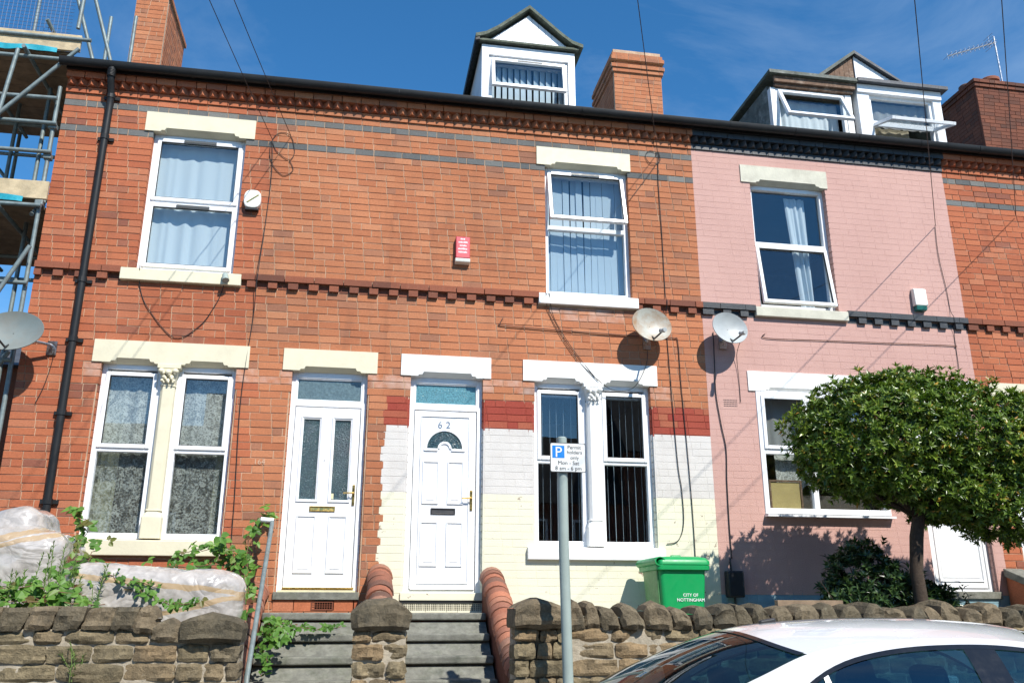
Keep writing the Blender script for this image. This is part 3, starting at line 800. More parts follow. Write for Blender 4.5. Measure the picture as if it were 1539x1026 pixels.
def door_frame(house, x0, x1, z0, z1, tr, y, fan=True, fanmat='frosted_fan'):
    m = MB(); frame_rect(m, x0 - 0.010, x1 + 0.010, z0, z1 + 0.01, 0.068, y, y + 0.075, 0.075, 0.03)
    m.box(x0 + 0.058, x1 - 0.058, y + 0.001, y + 0.074, tr - 0.035, tr + 0.035)
    f = m.build('door_frame', 'upvc', house, bevel=0.006)
    MB().box(x0 + 0.055, x1 - 0.055, y + 0.03, y + 0.04, tr + 0.03, z1 - 0.06).build('fanlight', fanmat, f)
    s = MB(); frame_rect(s, x0 + 0.056, x1 - 0.056, tr + 0.034, z1 - 0.063, 0.016, y + 0.012, y + 0.05); s.build('bead', 'upvc', f, bevel=0.003)
    MB().box(x0 - 0.005, x1 + 0.005, y + 0.08, y + 0.10, z0, z1).build('hall_backing', 'carpet', f)
def handle(door, x, y, z, mat='brass', side=-1):
    m = MB(); m.box(x - 0.014, x + 0.014, y - 0.012, y, z - 0.115, z + 0.115)
    m.tube([(x, y - 0.01, z + 0.02), (x, y - 0.05, z + 0.02), (x + side * 0.02, y - 0.055, z + 0.02), (x + side * 0.115, y - 0.052, z + 0.016)], 0.009, 8)
    m.build('handle', mat, door, bevel=0.003)
def letterbox(door, x0, x1, y, z0, z1, mat, flapmat):
    m = MB(); frame_rect(m, x0, x1, z0, z1, 0.014, y - 0.012, y); m.build('letter_box', mat, door, bevel=0.003)
    MB().prism_yz([(y - 0.002, z0 + 0.012), (y - 0.008, z0 + 0.014), (y - 0.003, z1 - 0.012), (y - 0.002, z1 - 0.012)][::-1], x0 + 0.014, x1 - 0.014).build('letter_flap', flapmat, door)

YD = 0.10
door_frame(H0, -0.82, 0.04, 1.70, 4.155, 3.79, YD - 0.02, fanmat='frosted_grey')
dy = YD - 0.012
m = MB(); x0, x1, z0, z1 = -0.755, -0.025, 1.745, 3.748
G1 = [(-0.655, -0.475, 2.70, 3.61), (-0.305, -0.125, 2.70, 3.61)]
for c in cells(x0, x1, z0, z1, G1): m.box(c[0], c[1], dy, dy + 0.045, c[2], c[3])
D1 = m.build('door', 'upvc', H0); 
for q in G1:
    s = MB(); bead(s, q[0] - 0.03, q[1] + 0.03, q[2] - 0.03, q[3] + 0.03, dy - 0.001, 0.03, False); s.build('moulding', 'upvc', D1)
    MB().box(q[0] - 0.005, q[1] + 0.005, dy + 0.018, dy + 0.028, q[2] - 0.005, q[3] + 0.005).build('glass_pane', 'frosted', D1)
for q in ((-0.665, -0.455, 1.90, 2.52), (-0.315, -0.115, 1.90, 2.52)):
    s = MB(); bead(s, *q, dy - 0.001); s.build('moulding', 'upvc', D1)
letterbox(D1, -0.53, -0.25, dy, 2.565, 2.625, 'brass', 'brass')
handle(D1, -0.055, dy, 2.755)
MB().box(-0.31, -0.275, dy + 0.012, dy + 0.017, 2.71, 2.77).build('sticker', 'door_cream', D1)
MB().box(-0.76, 0.0, dy - 0.035, dy + 0.02, 1.735, 1.752).build('weather_bar', 'brass', D1, bevel=0.003)
MB().lathe((-0.40, dy, 3.14), [(0.007, 0), (0.007, 0.005), (0.004, 0.008)], 10, (0, -1, 0)).build('spy_hole', 'chrome', D1)
MB().box(-0.80, 0.02, -0.012, YD, 1.702, 1.722).build('threshold', 'door_cream', H0)
MB().box(-0.845, 0.06, -0.03, 0.16, 1.622, 1.702).build('door_sill', 'grey_concrete', H0, bevel=0.006)
for xa in (-0.84, -0.62, -0.20, 0.0): MB().box(xa + 0.003, min(xa + 0.215, 0.055), -0.004, 0.1, 1.505, 1.618).build('brick', 'brick_red', H0)
m = MB(); frame_rect(m, -0.44, -0.205, 1.515, 1.608, 0.014, -0.010, 0.05)
for i in range(1, 8): m.box(-0.426 + i * 0.0262 - 0.003, -0.426 + i * 0.0262 + 0.003, -0.008, 0.05, 1.529, 1.594)
for i in range(1, 3): m.box(-0.426, -0.219, -0.0085, 0.05, 1.529 + i * 0.0217 - 0.003, 1.529 + i * 0.0217 + 0.003)
m.build('air_brick', 'brick_dark', H0)

door_frame(H1, 0.54, 1.395, 1.70, 4.155, 3.80, YD - 0.02)
x0, x1, z0, z1 = 0.606, 1.328, 1.745, 3.757
D2 = MB().box(x0, x1, dy, dy + 0.045, z0, z1).build('door', 'upvc', H1)
s = MB(); bead(s, 0.68, 1.255, 1.80, 3.70, dy - 0.0005, 0.012, False); s.build('moulding', 'upvc', D2)
for q in ((0.715, 0.90, 2.675, 3.165), (1.005, 1.185, 2.675, 3.165), (0.705, 0.90, 1.985, 2.475), (1.0, 1.185, 1.985, 2.475)):
    s = MB(); bead(s, *q, dy - 0.001); s.build('moulding', 'upvc', D2)
def arc(cx, cz, r, n=14, a0=0, a1=math.pi): return [(cx + r * math.cos(a0 + (a1 - a0) * i / n), cz + r * math.sin(a0 + (a1 - a0) * i / n)) for i in range(n + 1)]
acx, acz = 0.962, 3.315
m = MB(); N = 16
def ring(m, r0, r1, y0, y1):
    A, B = arc(acx, acz, r0, N), arc(acx, acz, r1, N); b = len(m.v)
    for (p, q) in zip(A, B): m.v += [(p[0], y0, p[1]), (q[0], y0, q[1]), (q[0], y1, q[1]), (p[0], y1, p[1])]
    for i in range(N):
        k = b + 4 * i
        m.face([k, k + 4, k + 5, k + 1][::-1]); m.face([k + 1, k + 5, k + 6, k + 2][::-1]); m.face([k + 3, k + 7, k + 4, k][::-1])
ring(m, 0.205, 0.235, dy - 0.014, dy); ring(m, 0.055, 0.082, dy - 0.014, dy)
m.box(acx - 0.24, acx - 0.078, dy - 0.014, dy, acz - 0.03, acz); m.box(acx + 0.078, acx + 0.24, dy - 0.014, dy, acz - 0.03, acz)
m.build('fanlight_moulding', 'upvc', D2, bevel=0.003)
m = MB(); ring(m, 0.08, 0.207, dy - 0.003, dy); m.build('glass_pane', 'frosted', D2)
for t, xx in (('6', 0.905), ('2', 1.0)): text_obj('house_number', t, 0.12, xx, dy - 0.003, 3.555, 'chrome', D2, ext=0.002)
letterbox(D2, 0.82, 1.10, dy, 2.56, 2.63, 'black_plastic', 'black_plastic')
handle(D2, 1.282, dy, 2.725)
MB().box(0.61, 1.325, dy - 0.03, dy + 0.02, 1.735, 1.75).build('weather_bar', 'upvc', D2, bevel=0.003)
MB().box(0.50, 1.43, -0.025, 0.16, 1.618, 1.702).build('door_sill', 'paint_cream', H1, bevel=0.006)
MB().box(0.505, 1.425, -0.010, 0.15, 1.594, 1.6165).build('sill_edge', 'black_plastic', H1)
MB().box(0.51, 1.42, 0.03, 0.10, 1.488, 1.593).build('vent_backing', 'black_plastic', H1)
m = MB()
frame_rect(m, 0.51, 1.42, 1.49, 1.592, 0.008, 0.0, 0.02)
for i in range(1, 44):
    xx = 0.51 + i * 0.91 / 44
    if i % 4: m.box(xx - 0.0035, xx + 0.0035, 0.003, 0.015, 1.498, 1.584)
    else: m.box(xx - 0.006, xx + 0.006, 0.002, 0.016, 1.498, 1.584)
for i in range(1, 5): m.box(0.518, 1.412, 0.004, 0.014, 1.49 + i * 0.0204 - 0.003, 1.49 + i * 0.0204 + 0.003)
m.build('vent_grille', 'grille', H1)

def plain_door(house, x0, x1, z0, z1, tr, y):
    door_frame(house, x0, x1, z0, z1, tr, y - 0.02)
    yy = y - 0.012
    d = MB().box(x0 + 0.066, x1 - 0.066, yy, yy + 0.045, z0 + 0.045, tr - 0.04).build('door', 'upvc', house)
    w = (x0 + x1) / 2
    s = MB(); bead(s, x0 + 0.11, x1 - 0.11, z0 + 0.12, z0 + 0.92, yy - 0.001, 0.02); s.build('moulding', 'upvc', d)
    s = MB(); bead(s, x0 + 0.11, x1 - 0.11, z0 + 1.10, tr - 0.12, yy - 0.001, 0.03, False); s.build('moulding', 'upvc', d)
    MB().box(x0 + 0.14, x1 - 0.14, yy - 0.004, yy, z0 + 1.13, tr - 0.15).build('glass_pane', 'frosted', d)
    letterbox(d, w - 0.14, w + 0.14, yy, z0 + 0.965, z0 + 1.035, 'black_plastic', 'black_plastic')
    MB().box(x0 - 0.03, x1 + 0.03, -0.03, 0.16, z0 - 0.085, z0).build('door_sill', 'grey_concrete', house, bevel=0.006)
plain_door(H2, 7.00, 7.83, 1.74, 4.155, 3.80, YD)
plain_door(H3, 8.28, 9.14, 1.70, 4.155, 3.80, YD)
# worn number painted on the brick beside the door
text_obj('painted_number', '164', 0.085, -1.10, -0.0055, 3.06, 'faint_paint', H0, ext=0.0005)

# ------------------------------------------------------------------ chimneys
def brick_stack(parent, x0, x1, y0, y1, z0, z1, mat, name='brickwork', c=0.083):
    m = MB(); row = 0; z = z0
    while z < z1 - 0.02:
        def side(a, b, put):
            cuts = bond(a, b, row, None)
            for p, q in zip(cuts, cuts[1:]):
                if q - p > 0.03: m.cr = random.random(); put(p + 0.005, q - 0.005, J(0.002))
        zt, zb = z + c - 0.005, z + 0.005
        side(x0, x1, lambda p, q, j: m.box(p, q, y0 - 0.006 + j, y0 + 0.05, zb, zt))
        side(y0 + 0.055, y1, lambda p, q, j: m.box(x0 - 0.006 + j, x0 + 0.05, p, q, zb, zt))
        side(y0 + 0.055, y1, lambda p, q, j: m.box(x1 - 0.05, x1 + 0.006 + j, p, q, zb, zt))
        z += c; row += 1
    m.build(name, mat, parent, kind='stuff')
def chimney(house, x0, x1, y0, y1, z0, z1, mat, caps, pots, joint='mortar'):
    core = MB().box(x0, x1, y0, y1, z0, z1).build('chimney', joint, house)
    zt = z1 - 0.083 * len(caps)
    brick_stack(core, x0, x1, y0, y1, z0, zt, mat)
    for i, o in enumerate(caps):
        brick_stack(core, x0 - o, x1 + o, y0 - o, y1 + o, zt + i * 0.083, zt + (i + 1) * 0.083, mat, 'cap_course')
        MB().box(x0 - o, x1 + o, y0 - o, y1 + o, zt + i * 0.083 + 0.004, zt + (i + 1) * 0.083 - 0.004).build('cap_bed', joint, core)
    for (px, py, r, hh) in pots:
        MB().lathe((px, py, z1 - 0.01), [(r * 1.1, 0), (r * 1.05, 0.05), (r * 0.9, 0.08), (r * 0.82, hh - 0.1), (r * 1.0, hh - 0.08), (r * 1.02, hh - 0.02), (r * 0.9, hh), (r * 0.7, hh), (r * 0.7, hh - 0.2)], 16).build('chimney_pot', 'terracotta', core, auto=35)
    return core
chimney(H0, -4.03, -3.53, 3.0, 4.35, 8.6, 11.35, 'brick', [0.03], [])
chimney(H2, 4.31, 5.24, 3.6, 4.9, 9.0, 11.68, 'brick', [0.03, 0.055, 0.0, 0.055, 0.03, -0.02], [])
chimney(H3, 11.95, 13.3, 3.6, 5.1, 9.0, 11.9, 'brick_dark', [0.03, 0.055], [(12.25, 4.2, 0.14, 0.28), (12.75, 4.1, 0.20, 0.42)], 'brick_dark')

# ------------------------------------------------------------------ dormers
def dormer_window(d, x0, x1, z0, z1, y, tr, ang, mat='upvc', lower=True):
    window_sub(d, x0, x1, z0, z1, y, tr, ang, mat)
def window_sub(d, x0, x1, z0, z1, y, tr, ang, mat):
    m = MB(); frame_rect(m, x0, x1, z0, z1, 0.05, y, y + 0.07)
    m.build('window_frame', mat, d, bevel=0.005)
    a, b, c, t = x0 + 0.035, x1 - 0.035, tr, z1 - 0.03
    cx, H, hw = (a + b) / 2, t - c, (b - a) / 2
    loc, rot = (cx, y - 0.02, t), (-R(ang), 0, 0)
    s = MB(); frame_rect(s, -hw, hw, -H, 0, 0.05, 0, 0.05); s.build('sash', mat, d, loc, rot, bevel=0.006)
    MB().box(-hw + 0.048, hw - 0.048, 0.02, 0.028, -H + 0.048, -0.048).build('pane', 'glass', d, loc, rot)
    return loc, rot, hw
YF = 0.5
# white dormer over number 62
d = MB().box(1.40, 1.50, YF, YF + 0.12, 8.1, 9.20).box(2.65, 2.75, YF, YF + 0.12, 8.1, 9.20).box(1.50, 2.65, YF, YF + 0.10, 9.04, 9.20).build('dormer', 'upvc', H1, bevel=0.004)
MB().box(1.40, 1.44, YF + 0.125, 2.5, 8.0, 9.22).build('cheek', 'upvc_old', d)
MB().box(2.71, 2.75, YF + 0.125, 2.5, 8.0, 9.22).build('cheek', 'upvc_old', d)
MB().box(1.36, 2.80, YF - 0.06, YF + 0.02, 9.225, 9.255).build('fascia', 'moss_lead', d)
prof = [(1.30, 9.25), (1.45, 9.30), (1.62, 9.42), (2.08, 9.82), (2.54, 9.42), (2.70, 9.30), (2.86, 9.25)]
up = [(x, z + 0.055) for x, z in prof]
m = MB(); n = len(prof)
V = [(x, YF - 0.09, z) for x, z in prof] + [(x, YF - 0.09, z) for x, z in up] + [(x, 3.2, z) for x, z in prof] + [(x, 3.2, z) for x, z in up]
F = []
for i in range(n - 1):
    F += [(i, i + 1, n + i + 1, n + i), (n + i, n + i + 1, 3 * n + i + 1, 3 * n + i), (i, 2 * n + i, 2 * n + i + 1, i + 1)]
F += [(0, n, 3 * n, 2 * n), (n - 1, 3 * n - 1, 4 * n - 1, 2 * n - 1)]
m.add(V, F); m.build('dormer_roof', 'moss_lead', d)
MB().prism_xz([(1.36, 9.22), (1.36, 9.256), (1.30, 9.256), (1.30, 9.20)], YF - 0.08, 3.0).build('side_gutter', 'gutter', d)
xs = [1.46 + i * 0.0955 for i in range(14)]
def gz(x): return 9.30 + max(0, (0.60 - abs(x - 2.08))) / 0.60 * 0.505 - 0.045
for a, b in zip(xs, xs[1:]):
    if min(gz(a), gz(b)) < 9.262: pa = [(a + 0.002, 9.256), (b - 0.002, 9.256), (b - 0.002, max(9.26, gz(b))), (a + 0.002, max(9.26, gz(a)))]
    else: pa = [(a + 0.002, 9.256), (b - 0.002, 9.256), (b - 0.002, gz(b)), (a + 0.002, gz(a))]
    if a < 2.08 < b: pa = pa[:3] + [(2.08, 9.762)] + pa[3:]
    MB().prism_xz(pa, YF + 0.0, YF + 0.03).build('gable_board', 'upvc', d, bevel=0.002)
loc, rot, hw = window_sub(d, 1.505, 2.645, 8.14, 9.035, YF + 0.03, 8.50, 10, 'upvc')
MB().box(-0.16, 0.20, -0.006, 0, -0.035, -0.015).build('trickle_vent', 'vent_grey', d, loc, rot)

# pair of dormers over the pink house and its neighbour
d = MB().box(5.80, 5.88, YF + 0.1, YF + 0.2, 8.0, 9.06).build('dormer', 'upvc_old', H2, bevel=0.004)
MB().box(7.02, 7.12, YF + 0.1, YF + 0.2, 8.0, 9.06).build('post', 'upvc_old', d, bevel=0.004)
MB().box(5.80, 5.85, YF + 0.205, 2.4, 8.0, 9.14).build('cheek', 'mould', d)
MB().box(5.84, 7.16, YF + 0.02, YF + 0.07, 9.12, 9.22).box(5.86, 7.14, YF + 0.06, YF + 0.12, 9.07, 9.118).build('fascia', 'brown_timber', d, bevel=0.004)
MB().box(5.74, 7.18, YF - 0.02, 2.6, 9.225, 9.28).build('dormer_roof', 'moss_lead', d)
MB().box(5.745, 7.175, YF - 0.035, YF - 0.022, 9.23, 9.285).build('roof_edge', 'mould', d)
m = MB(); pts = [(6.60, 9.285), (7.175, 9.285), (7.175, 9.73)]
for i in range(7):
    a, b = 6.62 + i * 0.0793, 6.62 + (i + 1) * 0.0793 - 0.004
    za, zb = 9.285 + (a - 6.60) / 0.575 * 0.43, 9.285 + (b - 6.60) / 0.575 * 0.43
    MB().prism_xz([(a, 9.283), (b, 9.283), (b, zb), (a, za)], YF + 0.03, YF + 0.06).build('gable_board', 'brown_timber', d)
MB().prism_xz([(6.54, 9.283), (6.62, 9.283), (7.19, 9.735), (7.19, 9.79)], YF - 0.03, 2.8).build('gable_roof', 'mould', d)
window_sub(d, 5.885, 7.015, 8.05, 9.06, YF + 0.11, 8.44, 24, 'upvc')
d = MB().box(7.20, 7.40, YF + 0.06, YF + 0.2, 8.0, 9.10).box(8.48, 8.62, YF + 0.06, YF + 0.2, 8.0, 9.10).box(7.20, 8.62, YF + 0.03, YF + 0.2, 9.10, 9.24).build('dormer', 'upvc', H3, bevel=0.004)
MB().box(8.58, 8.63, YF + 0.205, 2.4, 8.0, 9.14).build('cheek', 'mould', d)
MB().box(7.182, 8.70, YF - 0.05, 2.6, 9.245, 9.30).build('dormer_roof', 'slate', d)
for i in range(7):
    a, b = 7.20 + i * 0.087, 7.20 + (i + 1) * 0.087 - 0.003
    MB().prism_xz([(a, 9.303), (b, 9.303), (b, 9.32 + (7.85 - b) / 0.65 * 0.40), (a, 9.32 + (7.85 - a) / 0.65 * 0.40)], YF + 0.03, YF + 0.06).build('gable_board', 'upvc', d, bevel=0.002)
MB().prism_xz([(7.192, 9.735), (7.92, 9.303), (7.98, 9.303), (7.192, 9.79)], YF - 0.03, 2.8).build('gable_roof', 'slate', d)
m = MB(); frame_rect(m, 7.40, 8.48, 8.05, 9.10, 0.05, YF + 0.10, YF + 0.17); m.box(7.44, 8.44, YF + 0.101, YF + 0.169, 8.60, 8.66); m.build('window_frame', 'upvc', d, bevel=0.005)
MB().box(7.44, 8.44, YF + 0.13, YF + 0.138, 8.655, 9.055).build('pane', 'glass', d)
loc, rot = (7.94, YF + 0.085, 8.60), (-R(72), 0, R(0)); hw, H = 0.52, 0.50
s = MB(); frame_rect(s, -hw, hw, -H, 0, 0.05, 0, 0.05); s.build('sash', 'upvc', d, loc, rot, bevel=0.006)
MB().box(-hw + 0.048, hw - 0.048, 0.02, 0.028, -H + 0.048, -0.048).build('pane', 'glass', d, loc, rot)

# drainpipe of the left house
m = MB(); m.tube([(-3.20, -0.187, 7.78), (-3.20, -0.187, 7.68), (-3.20, -0.16, 7.60), (-3.20, -0.075, 7.48), (-3.20, -0.072, 7.30), (-3.20, -0.072, 1.2)], 0.042, 12)
dp = m.build('drainpipe', 'gutter', H0, auto=40)
for z in (7.46, 6.9, 5.08, 4.38, 3.55, 2.6):
    MB().lathe((-3.20, -0.072, z), [(0.05, -0.03), (0.05, 0.03)], 12).box(-3.29, -3.11, -0.03, -0.022 + 0.02, z - 0.02, z + 0.02).build('bracket', 'gutter', dp, auto=30)
m = MB()
for k in range(5): m.lathe((-3.20, -0.187, 7.66 + k * 0.02), [(0.050, 0), (0.050, 0.012)], 12)
m.build('collar', 'gutter', dp, auto=30)

# ------------------------------------------------------------------ curtains and blinds behind the glass
def curtain(name, label, cat, x0, x1, z0, z1, y, mat, folds=9, amp=0.02, group=None, skew=0.0, scallop=0.0):
    m = MB(); ph = random.random() * 6
    def fn(u, v):
        x = x0 + (x1 - x0) * u + skew * (1 - v) * (1 - u)
        a = amp * (0.45 + 0.55 * (1 - v))
        uu = u + 0.035 * math.sin(u * 9.0 + ph) + 0.02 * math.sin(u * 23.0 + ph * 3)
        yy = y + a * math.sin(uu * folds * 2 * math.pi + ph) * (0.55 + 0.45 * math.sin(u * 7.0 + ph)) + a * 0.4 * math.sin(u * folds * 4.7 + ph * 2 + v * 2)
        zz = z0 + (z1 - z0) * v
        if scallop: zz += scallop * (1 - v) * abs(math.sin(u * folds * math.pi))
        return (x, yy, zz)
    m.grid(fn, folds * 10, 8)
    return tag(m.build(name, mat, smooth=True), label, cat, group)
curtain('curtain', 'white gathered curtain in the upper window above the cream lintels', 'curtain', -2.66, -1.61, 5.30, 7.02, 0.20, 'curtain', 7, 0.013)
curtain('lace_curtain', 'dense lace curtain across the top half of the cream framed window nearer the drainpipe', 'lace curtain', -2.88, -2.26, 3.17, 4.05, 0.19, 'lace', 5, 0.012)
curtain('lace_curtain', 'dense lace curtain across the top half of the cream framed window nearer the door', 'lace curtain', -2.08, -1.46, 3.17, 4.05, 0.19, 'lace', 5, 0.012)
curtain('lace_curtain', 'open lace across the bottom half of the cream framed window nearer the drainpipe', 'lace curtain', -2.88, -2.26, 2.26, 3.2, 0.215, 'lace_open', 5, 0.012)
curtain('lace_curtain', 'open lace across the bottom half of the cream framed window nearer the door', 'lace curtain', -2.08, -1.46, 2.26, 3.2, 0.215, 'lace_open', 5, 0.012)
curtain('curtain', 'sage curtain drawn back behind lace near the drainpipe', 'curtain', -2.88, -2.66, 2.2, 4.1, 0.34, 'sage_cloth', 4, 0.02, skew=0.0)
curtain('curtain', 'sage curtain drawn back behind lace near the door with two glass strips', 'curtain', -1.62, -1.46, 2.2, 4.1, 0.34, 'sage_cloth', 3, 0.02)
def blind(label, x0, x1, z0, z1, y, ang, pitch=0.085):
    t = thing('vertical_blind', label, 'blind', ((x0 + x1) / 2, y, z0))
    MB().box(x0, x1, y - 0.02, y + 0.02, z1 - 0.03, z1).build('headrail', 'upvc', t)
    me = MB().box(-0.044, 0.044, -0.001, 0.001, 0, z1 - z0 - 0.03).mesh('slat', 'blind')
    n = int((x1 - x0) / pitch)
    for i in range(n):
        place(bpy.data.objects.new('slat', me), t, (x0 + (i + 0.5) * (x1 - x0) / n, y + J(0.004), z0), (J(0.006), J(0.01), R(ang + J(5 if ang > 20 else 3))))
    m = MB()
    m.tube([(x0, y - 0.03, z0 + 0.015), (x1, y - 0.03, z0 + 0.015)], 0.003, 5); m.build('bottom_chain', 'upvc', t)
blind('vertical blind with open slats in the window half nearer the number 62 door', 2.04, 2.65, 2.26, 4.06, 0.27, 75)
blind('vertical blind with open slats in the window half beside the green bin', 2.84, 3.45, 2.26, 4.06, 0.27, 73)
blind('closed vertical blind in the tilted open bedroom window of number 62', 2.20, 3.28, 5.32, 7.04, 0.225, 5)
blind('vertical blind behind the white gabled dormer window', 1.53, 2.62, 8.12, 9.0, YF + 0.17, 30)
curtain('curtain', 'white curtain pulled to one side in the pink house bedroom', 'curtain', 5.62, 5.92, 5.30, 7.0, 0.22, 'curtain', 4, 0.035, skew=0.12)
curtain('net_curtain', 'white net curtain in the upper pane of the pink ground floor window', 'net curtain', 4.90, 6.46, 3.40, 4.1, 0.16, 'net', 9, 0.014)
curtain('lace_curtain', 'scalloped lace curtain hanging low in the pink ground floor window', 'lace curtain', 5.10, 6.46, 2.95, 3.45, 0.15, 'lace', 8, 0.012, scallop=0.06)
curtain('curtain', 'pale blue curtain behind the propped window of the brown dormer', 'curtain', 5.92, 6.98, 8.02, 8.98, YF + 0.3, 'curtain', 9, 0.03)
curtain('net_curtain', 'net curtain behind the fixed pane of the white half of the double dormer', 'net curtain', 7.44, 8.44, 8.62, 9.05, YF + 0.22, 'net', 8, 0.02)
curtain('curtain', 'cream curtain showing under the flung open dormer sash', 'curtain', 7.44, 8.12, 8.02, 8.63, YF + 0.25, 'cream_cloth', 6, 0.03)
t = thing('cardboard_box', 'cardboard box pressed against the pink ground floor window', 'box', (5.15, 0.13, 2.66))
MB().box(4.985, 5.365, 0.075, 0.30, 2.66, 3.03).build('carton', 'cardboard', t, bevel=0.004)
m = MB(); frame_rect(m, 4.96, 5.39, 2.655, 3.055, 0.022, 0.062, 0.08); m.build('edge_flap', 'brown_timber', t)
m = MB(); m.box(5.25, 6.45, 0.25, 0.27, 2.62, 2.9)
tag(m.build('window_board', 'carpet'), 'dark board standing low behind the pink ground floor glass', 'board')

# ------------------------------------------------------------------ boxes, dishes and cables on the walls
t = thing('alarm_box', 'rounded white alarm box with a diagonal stripe beside the upper window', 'alarm box', (-1.44, 0, 6.12))
m = MB(); N = 20
pf = [(0.10 * math.copysign(abs(math.cos(2 * math.pi * k / N)) ** 0.7, math.cos(2 * math.pi * k / N)) - 1.44, 0.118 * math.copysign(abs(math.sin(2 * math.pi * k / N)) ** 0.7, math.sin(2 * math.pi * k / N)) + 6.245) for k in range(N)]
m.prism_xz(pf, -0.075, -0.004); m.build('casing', 'alarm_white', t, bevel=0.012, seg=3, auto=50)
m = MB(); m.obox((-1.435, -0.077, 6.245), (0.77, 0, 0.64), (0, 1, 0), (-0.64, 0, 0.77), 0.085, 0.002, 0.008); m.build('stripe', 'brass', t)
m = MB(); m.box(-1.52, -1.36, -0.065, -0.004, 6.105, 6.125); m.build('strobe_lens', 'black_plastic', t, bevel=0.005)
t = thing('alarm_box', 'faded red alarm box with pale lettering above the string course', 'alarm box', (1.115, 0, 5.6))
MB().prism_yz([(-0.004, 5.66), (-0.085, 5.655), (-0.07, 5.945), (-0.004, 5.955)], 1.03, 1.205).build('casing', 'alarm_red', t, bevel=0.008)
MB().prism_yz([(-0.004, 5.595), (-0.075, 5.61), (-0.085, 5.652), (-0.004, 5.657)], 1.025, 1.21).build('base', 'alarm_white', t, bevel=0.006)
for i in range(5):
    m = MB(); w = [0.03, 0.055, 0.04, 0.06, 0.055][i]; zz = 5.915 - i * 0.045; x = 1.1175 - w
    while x < 1.1175 + w - 0.008:
        q = random.uniform(0.006, 0.012); m.box(x, x + q, -0.0868 + 0.0155 * (zz - 5.655) / 0.29, -0.07, zz - 0.012, zz + random.uniform(0.004, 0.012)); x += q + 0.005
    m.build('lettering', 'ink_white', t)
t = thing('alarm_box', 'white alarm box with teal base on the pink wall', 'alarm box', (7.3, 0, 5.34))
MB().prism_yz([(-0.004, 5.42), (-0.085, 5.42), (-0.075, 5.66), (-0.004, 5.675)], 7.215, 7.40).build('casing', 'alarm_white', t, bevel=0.012)
MB().prism_yz([(-0.004, 5.35), (-0.065, 5.36), (-0.08, 5.417), (-0.004, 5.417)], 7.23, 7.385).build('strobe_lens', 'alarm_green', t, bevel=0.008)
t = thing('security_light', 'small dark security light fixed to the upper cream sill', 'light', (-1.64, -0.06, 5.1))
MB().tube([(-1.66, -0.075, 5.245), (-1.64, -0.12, 5.16)], [0.035, 0.042], 10).build('lamp_head', 'post', t, auto=40)
MB().tube([(-1.65, -0.06, 5.20), (-1.65, -0.085, 5.20)], 0.012, 8).build('bracket', 'black_plastic', t)
t = thing('meter_box', 'black meter box low on the pink wall in the tree shadow', 'meter box', (4.36, 0, 1.62))
MB().box(4.26, 4.46, -0.13, -0.004, 1.66, 1.96).build('casing', 'black_plastic', t, bevel=0.02)
MB().tube([(4.36, -0.05, 1.66), (4.36, -0.05, 1.0)], 0.016, 8).build('conduit', 'black_plastic', t)
MB().tube([(4.34, -0.05, 1.95), (4.33, -0.05, 2.06), (4.35, -0.02, 2.1)], 0.012, 8).build('lead', 'black_plastic', t)
t = thing('air_vent', 'painted air brick with small holes under the dish on the pink wall', 'vent', (4.51, 0, 3.94))
MB().box(4.41, 4.61, 0.0, 0.02, 3.93, 4.04).build('plate', 'pink', t)
m = MB()
for r in range(4):
    for c in range(9): m.box(4.42 + c * 0.0205, 4.433 + c * 0.0205, -0.0025, 0.004, 3.942 + r * 0.025, 3.952 + r * 0.025)
m.build('hole', 'black_plastic', t, kind='stuff')

def dish(label, x, y, z, rx, rz, mat, az, el, wallx, wallz, wally=0.0, arm=0.27, group='satellite dishes'):
    t = thing('satellite_dish', label, 'satellite dish', (wallx, wally, wallz), group)
    d = Vector((math.sin(az) * math.cos(el), -math.cos(az) * math.cos(el), math.sin(el)))
    u = d.cross(Vector((0, 0, 1))).normalized() * -1; w = u.cross(d).normalized() * 1
    if w.z < 0: w = -w
    c = Vector((x, y, z)); m = MB()
    def fn(dep):
        def f(a, r):
            rr = 0.02 + 0.98 * r; t_ = a * 2 * math.pi
            return c + u * rx * rr * math.cos(t_) + w * rz * rr * math.sin(t_) + d * (0.07 * rr * rr - 0.06 + dep)
        return f
    m.grid(fn(0.0), 32, 8); m.grid(fn(-0.012), 32, 8, True)
    m.grid(lambda a, r: c + u * rx * (1.0 + 0.012 * math.sin(r * math.pi)) * math.cos(a * 2 * math.pi) + w * rz * (1.0 + 0.012 * math.sin(r * math.pi)) * math.sin(a * 2 * math.pi) + d * (0.01 - 0.012 * (1 - r)), 32, 3)
    m.build('reflector', mat, t, smooth=True)
    low = c - w * rz * 0.9 + d * 0.0
    tip = c - w * rz * 0.95 + d * arm
    MB().tube([c - w * rz * 0.55 - d * 0.06, low + d * 0.02, tip - d * 0.02], 0.011, 8).build('arm', 'black_plastic', t, auto=40)
    MB().tube([tip - d * 0.02, tip - d * 0.075 + w * 0.03], [0.022, 0.030], 10).tube([tip - d * 0.01, tip + d * 0.03 - w * 0.01], [0.028, 0.026], 10).build('receiver', 'dish', t, auto=40)
    back = c - d * 0.07
    MB().tube([back, back - d * 0.06, (wallx, wally - 0.10, back.z - 0.05), (wallx, wally - 0.02, wallz + 0.1)], 0.017, 8).build('mount', 'chrome', t, auto=40)
    MB().box(wallx - 0.05, wallx + 0.05, wally - 0.022, wally - 0.004, wallz, wallz + 0.16).build('wall_plate', 'chrome', t)
    MB().lathe(back + d * 0.005, [(0.07, 0), (0.06, -0.03), (0.03, -0.05)], 10, d).build('hub', 'black_plastic', t)
    return t
AZ, EL = R(8), R(10)
